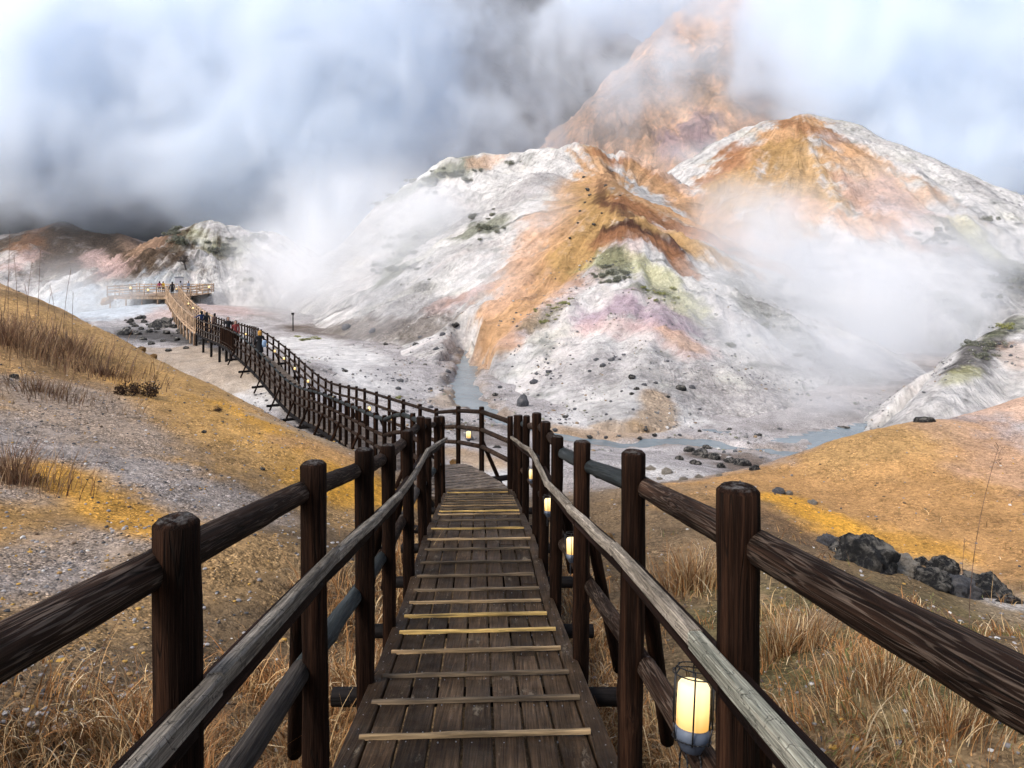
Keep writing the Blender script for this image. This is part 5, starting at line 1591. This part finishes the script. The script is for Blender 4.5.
def build_grass():
    n = 230000
    d = 1.6 * np.exp(RNG.random(n) * np.log(15 / 1.6)); px = RNG.uniform(-120, 1150, n)
    x = (px - 512) / F * d
    lat = x - cx(d)
    cl = fbm(x * 1.3, d * 1.3, 3, 95); cl2 = fbm(x * 3.4, d * 3.4, 2, 96)
    left = lat < 0
    lim = -0.95 - 0.9 * (cl + .15) - 0.7 * sstep(6, 2.5, d)
    dl = sstep(lim - 0.55, lim + 0.25, lat) * sstep(13, 9, d)
    dl = np.maximum(dl, 0.10 * sstep(-3.2, -2.2, lat) * sstep(5, 3, d))
    dr = sstep(9.5, 6.0, d + 0.25 * lat) * (0.06 + 0.94 * sstep(.02, .3, cl + 0.5 * cl2)) * np.where(lat < 1.35, 1.0, 0.55) + 0.15 * sstep(14, 9, d) * sstep(0.1, .3, cl) + 0.9 * sstep(1.4, 0.9, lat) * sstep(12, 9, d)
    p = np.where(left, dl, dr)
    ok = (np.abs(lat) > 0.63) & (RNG.random(n) < np.clip(p, 0, 1) * 0.95)
    x, d, lat, cl, cl2 = x[ok], d[ok], lat[ok], cl[ok], cl2[ok]
    m = len(x); z = ground_h(x, d) - 0.01
    ln = (0.14 + 0.30 * RNG.random(m) ** 1.2) * (0.75 + 0.9 * np.clip(cl + cl2 * .6, -.3, .6)) * np.where(lat > 1.5, 0.85, 1.05)
    tall = RNG.random(m) < 0.02; ln[tall] *= 1.7
    # neighbours fall the same way, as matted dead grass does
    dirn = fbm(x * 1.1, d * 1.1, 2, 97) * 9 + RNG.normal(size=m) * 0.75
    dr_ = RNG.uniform(0.9, 3.4, m); dr_[tall] *= .4
    wd = RNG.uniform(0.0012, 0.0040, m) * (0.8 + d * .10)
    ci = RNG.choice(len(STRAW), m, p=[.24, .22, .16, .16, .07, .1, .05])
    col = STRAW[ci] * RNG.uniform(.6, 1.2, (m, 1))
    tone = np.clip(1 + 0.55 * fbm(x * .9, d * .9, 3, 98), .6, 1.3)[:, None]; col = col * tone
    ln[lat > 1.35] *= .72; ln[(RNG.random(m) < .5) & ~tall] *= .62; gr = (lat > 1.2) & (RNG.random(m) < 0.34); col[gr] = np.array((.14, .15, .05)) * RNG.uniform(.7, 1.3, (gr.sum(), 1)); ln[gr] *= .45
    v, f, c = blades(x, d, z, ln, dirn, dr_, wd, col)
    me = mesh_from('grass', v, f, True); setcol(me, np.hstack([np.clip(c, 0, 1), np.ones((len(c), 1))]))
    o = link('grass', me, M['blade'])
    tag(o, 'matted dead straw coloured grass on both sides of the ramp', 'grass', kind='stuff')


build_grass()


def grass_clump(px, py, dmin, dmax, n, spread, ln, label, droop=(.2, 1.0), cols=None, plume=0, name='grass_clump'):
    c = hit(px, py, dmin, dmax)
    a = RNG.uniform(0, 2 * np.pi, n); rr = np.abs(RNG.normal(size=n)) * spread
    x = c.x + np.cos(a) * rr * 1.6; y = c.y + np.sin(a) * rr * .8; z = ground_h(x, y) - 0.02
    L = ln * RNG.uniform(.5, 1.1, n)
    cc = (STRAW if cols is None else cols); col = cc[RNG.choice(len(cc), n)] * RNG.uniform(.7, 1.1, (n, 1))
    v, f, cl = blades(x, y, z, L, a + RNG.normal(size=n) * .6, RNG.uniform(*droop, n), RNG.uniform(.0018, .0032, n) * (c.y / 7 + .4), col, 6)
    v = v - np.array(c[:])
    me = mesh_from(name, v, f, True); setcol(me, np.hstack([np.clip(cl, 0, 1), np.ones((len(cl), 1))]))
    o = link(name, me, M['blade'], None, loc=c)
    tag(o, label, 'grass')
    return o


DKS = np.array([(.30, .18, .10), (.22, .12, .07), (.40, .27, .16), (.15, .08, .05)])
grass_clump(14, 482, 5, 16, 420, .28, .62, 'dry reddish grass clump on the grey gravel at the left edge', cols=DKS)
grass_clump(8, 345, 8, 24, 900, .9, .8, 'wide stand of dry reeds on the left crest of the ochre slope', cols=DKS)
grass_clump(70, 352, 8, 24, 500, .7, .6, 'lower tangle of dry reeds on the ochre slope, right of the wide stand', cols=DKS)
grass_clump(105, 375, 8, 24, 420, .5, .3, 'low dark band of dead heath along the top of the gravel patch', cols=DKS * .7)
grass_clump(40, 392, 8, 24, 420, .6, .34, 'low dead heath at the left end of the gravel top, below the reeds', cols=DKS * .7)
grass_clump(690, 590, 3, 9, 600, .22, .5, 'bushy straw tuft behind the nearest right post')
grass_clump(785, 655, 3, 7, 500, .16, .42, 'straw tuft below the top rail right of the nearest post')
grass_clump(880, 690, 3, 6, 420, .2, .34, 'rusty straw tuft low on the mossy ground to the right')
grass_clump(950, 735, 2.5, 6, 420, .16, .34, 'pale straw tuft in the lower right corner')


def stems(pts, label, name, hgt):
    r = None
    mb = MB()
    for (px, py, tp, dmin, dmax, lean) in pts:
        b = hit(px, py, dmin, dmax); top_z = CZ - (tp - HY) / F * b.y
        Ht = top_z - b.z; prev = b.copy(); prev.z -= .03
        for k in range(1, 9):
            t = k / 8; q = Vector((b.x + lean * Ht * t * t, b.y, b.z + Ht * t))
            mb.tube(prev, q, 0.0012 + .00055 * b.y * (1 - .5 * t) * .6, 5); prev = q
        # seed head
        for k in range(6):
            q = prev - Vector((0, 0, .03 * k)); e = q + Vector((random.uniform(-.03, .03), random.uniform(-.03, .03), .04)); mb.tube(q, e, 0.0022, 4)
        b0 = b
    o = bpy.data.objects.new(name, None)
    v = np.array([tuple(p) for p in mb.v]) - np.array(b0[:])
    me = mesh_from(name, v, mb.f, True)
    bpy.data.objects.remove(o)
    o = link(name, me, M['stem'], None, loc=b0)
    tag(o, label, 'plant')


M['stem'] = mat_simple('dry stem', (.14, .08, .055), .8, .25, 9)
stems([(969, 632, 447, 5, 9, .16)], 'single tall thin dry stem rising in front of the right rocks', 'dry_stem', 1)
stems([(962, 590, 540, 6, 10, .05)], 'short dry stem just left of the tall one', 'dry_stem', 1)
for k, (px, py, tp, ln_) in enumerate([(8, 330, 232, .02), (18, 335, 255, -.05), (26, 338, 262, .08), (38, 340, 248, .03), (46, 344, 290, .1), (57, 345, 285, -.12), (63, 348, 270, .1), (72, 350, 292, .02), (3, 340, 270, .1), (31, 345, 285, -.1)]):
    stems([(px, py, tp, 8, 22, ln_)], 'thin tall reed stalk standing above the dry reeds at the left crest', 'reed_stalk', 1)
for o in [o for o in COL.objects if o.name.startswith('reed_stalk')]: o['group'] = 'reed stalks on the left crest'


# ------------------------------------------------------------------ scrub on the hills
def shrub_mesh(seed, n=900, leafs=.085, cols=((.15, .16, .11), (.22, .22, .16), (.09, .095, .07), (.30, .29, .21), (.20, .21, .195)), flat=.55):
    g = np.random.default_rng(seed)
    lobes = g.normal(size=(6, 3)) * np.array((.5, .5, .16)); lobes[:, 2] = np.abs(lobes[:, 2]) + .15
    li = g.integers(0, 6, n)
    dirv = g.normal(size=(n, 3)); dirv /= np.linalg.norm(dirv, axis=1)[:, None]
    rad = g.random(n) ** .4 * g.uniform(.25, .48, 6)[li]
    c = lobes[li] + dirv * rad[:, None]; c[:, 2] = np.maximum(c[:, 2] * flat / .55, 0.0)
    a = g.normal(size=(n, 3)); a /= np.linalg.norm(a, axis=1)[:, None]; b = np.cross(a, g.normal(size=(n, 3))); b /= np.linalg.norm(b, axis=1)[:, None]
    s = leafs * g.uniform(.5, 1.2, n)[:, None]
    v = np.stack([c - a * s, c + b * s * .6, c + a * s, c - b * s * .6], 1).reshape(-1, 3)
    f = np.arange(n * 4).reshape(-1, 4)
    cols = np.array(cols); col = cols[g.integers(0, len(cols), n)] * g.uniform(.7, 1.2, (n, 1))
    me = mesh_from('shrub', v, f, False); setcol(me, np.hstack([np.repeat(col, 4, 0), np.ones((n * 4, 1))]))
    me.materials.append(M['leaf'])
    return me


SH = [shrub_mesh(s) for s in range(5)]
SHY = [shrub_mesh(s + 20, cols=((.30, .30, .10), (.16, .17, .08), (.22, .22, .12), (.40, .40, .14))) for s in range(3)]
SHD = [shrub_mesh(s + 40, 2200, .045, cols=((.035, .022, .016), (.06, .035, .022), (.10, .055, .03), (.02, .014, .012))) for s in range(2)]


def shrub(px, py, wpx, label, group, dmin, dmax, meshes=SH, flat=1.0):
    v = hit(px, py, dmin, dmax); s = wpx / F * v.y / 2
    o = bpy.data.objects.new('shrub', random.choice(meshes)); COL.objects.link(o)
    o.location = v - Vector((0, 0, .1 * s)); o.scale = (s, s, s * flat); o.rotation_euler = (0, 0, random.uniform(0, 6.28))
    tag(o, label, 'shrub', group)


def sc_group(pts, label, group, dmin, dmax, meshes=SH, flat=.8):
    for px, py, w in pts:
        shrub(px, py, w, label, group, dmin, dmax, meshes, flat)


rs = random.Random(44)
def cloud(cxp, cyp, rx, ry, n, w0, w1):
    return [(cxp + rs.gauss(0, rx), cyp + rs.gauss(0, ry), rs.uniform(w0, w1) * (1.25 if rs.random() < .7 else .6)) for _ in range(int(n * 1.7))]


sc_group(cloud(612, 272, 9, 7, 14, 6, 13), 'grey green scrub clump below the dark brown apex of the central hill', 'scrub below the dark apex', 38, 95)
sc_group(cloud(655, 292, 12, 6, 9, 4, 9), 'yellow green scrub clump on the right of the front slope', 'yellow scrub on the front slope', 38, 95, SHY)
sc_group(cloud(553, 310, 12, 9, 10, 4, 9), 'scrub clump along the left edge of the white front slope', 'scrub beside the left arm', 38, 95, SHY)
sc_group(cloud(440, 175, 28, 9, 16, 6, 14), 'scrub clump on the upper left shoulder of the central hill', 'scrub on the upper left shoulder', 65, 118)
sc_group(cloud(405, 252, 18, 16, 18, 6, 16), 'grey scrub clump on the steamy left face of the central hill', 'scrub on the left face', 50, 118)
sc_group(cloud(482, 226, 14, 6, 9, 6, 13), 'scrub clump high in the middle of the white left face', 'scrub on the middle of the left face', 50, 118)
sc_group(cloud(780, 325, 34, 24, 18, 6, 16), 'grey scrub clump on the steamy right face of the central hill', 'scrub on the right face', 36, 95)
sc_group(cloud(955, 240, 20, 10, 10, 7, 14), 'scrub clump on the skyline of the right hill', 'scrub on the right skyline', 62, 110)
sc_group(cloud(1005, 280, 14, 10, 9, 8, 16), 'dark scrub clump on the right hill near the frame edge', 'scrub low on the right hill', 60, 110)
sc_group([(952, 312, 20), (945, 300, 12)], 'isolated grey knoll of scrub in the steam of the right hill', 'scrub knoll on the right hill', 60, 110)
sc_group(cloud(180, 242, 8, 7, 9, 8, 14), 'scrub clump on the left half of the small white hill', 'scrub on the small white hill, left', 88, 130)
sc_group(cloud(228, 250, 12, 6, 9, 8, 16), 'scrub clump on the right half of the small white hill', 'scrub on the small white hill, right', 88, 130)
sc_group([(258, 236, 16), (252, 280, 14)], 'lone round shrub on the right end of the small white hill', 'round shrubs on the white hill', 80, 130)
sc_group(cloud(975, 352, 8, 8, 9, 8, 15), 'dark crusty scrub on the crest of the low white mound', 'scrub on the low white mound', 20, 40, SH)
sc_group([(1008, 328, 20)], 'green scrub topping the low white mound', None, 20, 40, SHY)
shrub(136, 396, 44, 'dark brown dead bush overhanging a scoop in the ochre slope', None, 8, 22, SHD, 1.15)
shrub(24, 480, 34, 'dark low bush at the base of the reddish grass clump', None, 5, 16, SHD, .5)
shrub(212, 410, 22, 'small brown heathery bush on the middle of the ochre slope', None, 8, 22, SHD, .4)
shrub(398, 398, 8, 'small yellow tuft on the pale valley floor above a dark rock', None, 30, 70, SHY)
shrub(305, 338, 26, 'low yellowish moss hump beside the winding walkway', None, 36, 70, SHY, .3)


def dead_tree(px, py, top, d0, d1):
    b = hit(px, py, d0, d1); Ht = (py - top) / F * b.y
    r = root('dead_tree', b, 'small leaning dark bare tree on the white hill behind the platform', 'tree')
    mb = MB(); p = b.copy(); prev = p
    for k in range(1, 7):
        q = Vector((b.x - .22 * Ht * (k / 6) ** 1.3, b.y, b.z + Ht * k / 6)); mb.tube(prev, q, .16 * (1 - .1 * k), 7); prev = q
    mb.build('trunk', M['bark'], r)
    mb = MB(); rr = random.Random(8)
    for k in range(26):
        q = prev + Vector((rr.uniform(-.35, .35), rr.uniform(-.3, .3), rr.uniform(-.3, .12))) * Ht; mb.tube(prev.lerp(b, rr.random() * .4), q, .06, 5)
        for j in range(3):
            e = q + Vector((rr.uniform(-.2, .2), 0, rr.uniform(-.1, .15))) * Ht; mb.tube(q, e, .035, 4)
    mb.build('crown', M['bark'], r)


dead_tree(186, 271, 258, 88, 130)
pp = hit(293, 331, 40, 110)
sg = root('marker_post', pp, 'thin dark marker post with a small plate standing on the valley floor', 'post')
mb = MB(); mb.tube(pp, pp + Vector((0, 0, 1.7)), .06, 8); mb.build('pole', M['beam'], sg)
mb = MB(); mb.box(pp + Vector((0, -.07, 1.75)), .3, .05, .2); mb.build('plate', M['beam'], sg)


# ------------------------------------------------------------------ steam: density grids generated by nodes
def steam(name, lo, hi, vox, blobs, label, nscale, gain, seed=0.0, amp=1.9, thr=.28, haze=0.0, step=2.0, color=(.985, .99, 1.0)):
    ng = bpy.data.node_groups.new('steam density ' + name, 'GeometryNodeTree')
    ng.interface.new_socket('Geometry', in_out='INPUT', socket_type='NodeSocketGeometry'); ng.interface.new_socket('Geometry', in_out='OUTPUT', socket_type='NodeSocketGeometry')
    N = ng.nodes; L = ng.links
    out = N.new('NodeGroupOutput')
    def math_(op, a, b=0.0, clamp=False):
        nd = N.new('ShaderNodeMath'); nd.operation = op; nd.use_clamp = clamp
        for i, v in enumerate((a, b)):
            if hasattr(v, 'links'): L.new(v, nd.inputs[i])
            else: nd.inputs[i].default_value = v
        return nd.outputs[0]
    def vm(op, a, b):
        nd = N.new('ShaderNodeVectorMath'); nd.operation = op
        for i, v in enumerate((a, b)):
            if hasattr(v, 'links'): L.new(v, nd.inputs[i])
            else: nd.inputs[i].default_value = v
        return nd.outputs['Value'] if op == 'LENGTH' else nd.outputs[0]
    pos = N.new('GeometryNodeInputPosition').outputs[0]
    # warp
    wn = N.new('ShaderNodeTexNoise'); wn.inputs['Scale'].default_value = nscale * .7; wn.inputs['Detail'].default_value = 2
    L.new(vm('ADD', pos, (seed * 31, seed * 17, 0)), wn.inputs['Vector'])
    wv = vm('MULTIPLY', vm('SUBTRACT', wn.outputs['Color'], (.5, .5, .5)), (14 / (nscale * 20),) * 3)
    wp = vm('ADD', pos, wv)
    S = None
    for c, r, w in blobs:
        q = vm('MULTIPLY', vm('SUBTRACT', wp, tuple(c)), tuple(1.0 / k for k in r))
        l = vm('LENGTH', q, (0, 0, 0))
        e = math_('MULTIPLY', math_('SUBTRACT', 1.0, math_('MULTIPLY', l, l), True), w)
        S = e if S is None else math_('ADD', S, e)
    nz = N.new('ShaderNodeTexNoise'); nz.inputs['Scale'].default_value = nscale; nz.inputs['Detail'].default_value = 7; nz.inputs['Roughness'].default_value = .64; nz.inputs['Distortion'].default_value = 1.2
    L.new(vm('MULTIPLY', vm('ADD', pos, (seed * 13, seed * 7, seed)), (1, 1, .8)), nz.inputs['Vector'])
    n = math_('MULTIPLY', math_('SUBTRACT', nz.outputs['Fac'], .5), amp)
    e = math_('ADD', S, math_('MULTIPLY', n, math_('MULTIPLY', S, 1.6, True)))
    e = math_('MAXIMUM', math_('SUBTRACT', e, thr), 0.0)
    dn = math_('MULTIPLY', e, gain)
    if haze: dn = math_('ADD', dn, math_('MULTIPLY', math_('MINIMUM', S, 1.0), haze))
    vc = N.new('GeometryNodeVolumeCube')
    L.new(dn, vc.inputs['Density'])
    vc.inputs['Min'].default_value = lo; vc.inputs['Max'].default_value = hi
    for k, nm in enumerate(('Resolution X', 'Resolution Y', 'Resolution Z')):
        vc.inputs[nm].default_value = max(8, int((hi[k] - lo[k]) / vox))
    m = bpy.data.materials.new('steam ' + name); m.use_nodes = True; t = m.node_tree; t.nodes.clear()
    pv = t.nodes.new('ShaderNodeVolumePrincipled'); mo = t.nodes.new('ShaderNodeOutputMaterial'); t.links.new(pv.outputs[0], mo.inputs['Volume'])
    pv.inputs['Color'].default_value = (*color, 1); pv.inputs['Density'].default_value = 1.0; pv.inputs['Anisotropy'].default_value = .1
    sm = N.new('GeometryNodeSetMaterial'); sm.inputs['Material'].default_value = m
    L.new(vc.outputs[0], sm.inputs['Geometry']); L.new(sm.outputs[0], out.inputs[0])
    vol = bpy.data.volumes.new('steam'); vol.render.step_size = step; vol.materials.append(m)
    o = bpy.data.objects.new('steam', vol); COL.objects.link(o)
    md = o.modifiers.new('density', 'NODES'); md.node_group = ng
    tag(o, label, 'steam', kind='stuff')
    return o


def B(px, py, d, rx, ry, rz, w):
    return (P(px, py, d), (rx, ry, rz), w)


steam('far', (-190, 106, 0), (170, 172, 92), 1.25, [
    B(310, 190, 140, 26, 26, 24, 1.2), B(350, 110, 138, 24, 24, 24, 1.3), B(290, 60, 140, 34, 26, 22, 1.1), B(330, 0, 140, 40, 26, 20, .8), B(415, 130, 140, 13, 20, 18, .7), B(250, 130, 140, 22, 24, 20, .9),
    B(120, 20, 140, 50, 26, 16, .75), B(60, 135, 142, 40, 24, 10, .6), B(30, 60, 140, 30, 24, 18, .6), B(200, 170, 138, 22, 22, 9, .75), B(100, 110, 140, 60, 26, 26, .36),
    B(560, 30, 165, 20, 10, 14, .45), B(640, -12, 156, 22, 12, 13, 1.1), B(588, 18, 158, 15, 10, 10, .8), B(650, 80, 150, 16, 8, 14, .4), B(690, 60, 134, 9, 10, 7, .42), B(610, 90, 138, 8, 10, 8, .38), B(700, 0, 140, 12, 10, 9, .5), B(140, 195, 134, 40, 12, 6, .42), B(770, 60, 150, 9, 14, 18, .32), B(970, 165, 116, 22, 9, 13, .75), B(500, 120, 140, 20, 24, 24, .35), B(900, 60, 142, 38, 28, 42, 1.0), B(1000, 150, 138, 26, 26, 30, 1.0), B(820, 10, 142, 16, 22, 16, .55), B(860, 130, 136, 18, 20, 18, .8), B(740, 160, 128, 22, 12, 5, .45), B(950, 0, 140, 40, 26, 20, .9),
    B(500, 100, 142, 190, 34, 62, .25), B(60, 190, 148, 75, 18, 12, .3), B(960, 90, 128, 34, 20, 26, .9), B(1010, 200, 122, 24, 16, 14, .9), B(880, 170, 122, 14, 12, 9, .7), B(340, 235, 128, 20, 16, 9, .6), B(20, 120, 140, 30, 26, 14, .35)],
    'thick white steam cloud billowing up behind the hills', .075, .17, 1.0, amp=6.2, thr=.36, haze=.022, step=1.6, color=(.925, .96, 1.0))  # blue cast of the sky light is put into the white steam's colour
def BS(px, py, rpx, w, fr=.92, deep=1.0, flat=.8):
    v = hit(px, py, 20, 125); d = min(v.y * fr, 101); r = 1.35 * rpx / F * d
    return (P(px, py, d), (r, r * .7 * deep, r * flat), w)


steam('near', (-66, 30, 0), (66, 104, 32), 0.9, [
    BS(800, 300, 90, .95), BS(830, 350, 75, 1.1), BS(855, 395, 55, 1.0), BS(770, 245, 70, .8), BS(900, 320, 80, .75), BS(800, 410, 50, .5), BS(730, 205, 45, .5), BS(960, 290, 60, .5), BS(935, 222, 55, .62), BS(1000, 258, 55, .6), BS(890, 185, 40, .42), BS(880, 260, 60, .5), BS(720, 300, 55, .45), BS(740, 350, 55, .4),
    BS(400, 270, 70, .38), BS(345, 225, 90, .62), BS(330, 285, 75, .5), BS(440, 200, 60, .35), BS(420, 230, 55, .4), BS(480, 280, 50, .34), BS(270, 285, 60, .42), BS(540, 205, 45, .42), BS(380, 315, 60, .36), BS(60, 300, 60, .42), BS(110, 305, 40, .36)],
    'thin drifting steam rising out of the gullies between the hills', .10, .24, 2.0, amp=2.6, thr=.2, haze=.03, step=1.3)


# ------------------------------------------------------------------ light, sky, camera
EL, AZ = math.radians(48), math.radians(232)
w = bpy.data.worlds.new('World'); sc.world = w; w.use_nodes = True
nt = w.node_tree; nt.nodes.clear()
sky = nt.nodes.new('ShaderNodeTexSky'); sky.sky_type = 'NISHITA'; sky.sun_disc = False; sky.sun_elevation = EL; sky.sun_rotation = AZ
sky.air_density = 1.0; sky.dust_density = 3.0; sky.ozone_density = 1.0; sky.altitude = 300
hs = nt.nodes.new('ShaderNodeHueSaturation'); hs.inputs['Saturation'].default_value = 0.75
bg = nt.nodes.new('ShaderNodeBackground'); bg.inputs['Strength'].default_value = 0.12
wo = nt.nodes.new('ShaderNodeOutputWorld')
nt.links.new(sky.outputs[0], hs.inputs['Color']); nt.links.new(hs.outputs[0], bg.inputs[0]); nt.links.new(bg.outputs[0], wo.inputs[0])
sd = bpy.data.lights.new('sun', 'SUN'); sd.energy = 1.4; sd.angle = math.radians(14); sd.color = (1.0, .95, .88)
so = bpy.data.objects.new('sun', sd); COL.objects.link(so)
sv = Vector((math.sin(AZ) * math.cos(EL), math.cos(AZ) * math.cos(EL), math.sin(EL)))
so.rotation_euler = (-sv).to_track_quat('-Z', 'Y').to_euler(); so.location = sv * 60 + Vector((0, 0, 30))

cam = bpy.data.cameras.new('camera'); co = bpy.data.objects.new('camera', cam); COL.objects.link(co)
cam.sensor_width = 36; cam.lens = 36 * F / 1024; cam.shift_y = -(384 - HY) / 1024; cam.clip_start = .05; cam.clip_end = 6000
co.location = (0, 0, CZ); co.rotation_euler = (math.radians(90), 0, 0)
sc.camera = co

sc.render.engine = 'CYCLES'
cy = sc.cycles
cy.use_denoising = True
cy.use_adaptive_sampling = True; cy.adaptive_threshold = .045
cy.max_bounces = 20; cy.diffuse_bounces = 3; cy.glossy_bounces = 2; cy.volume_bounces = 18; cy.transparent_max_bounces = 8
cy.sample_clamp_indirect = 6
sc.view_settings.view_transform = 'Standard'; sc.view_settings.look = 'None'; sc.view_settings.gamma = 1; sc.view_settings.use_curve_mapping = False
sc.view_settings.exposure = 1.0
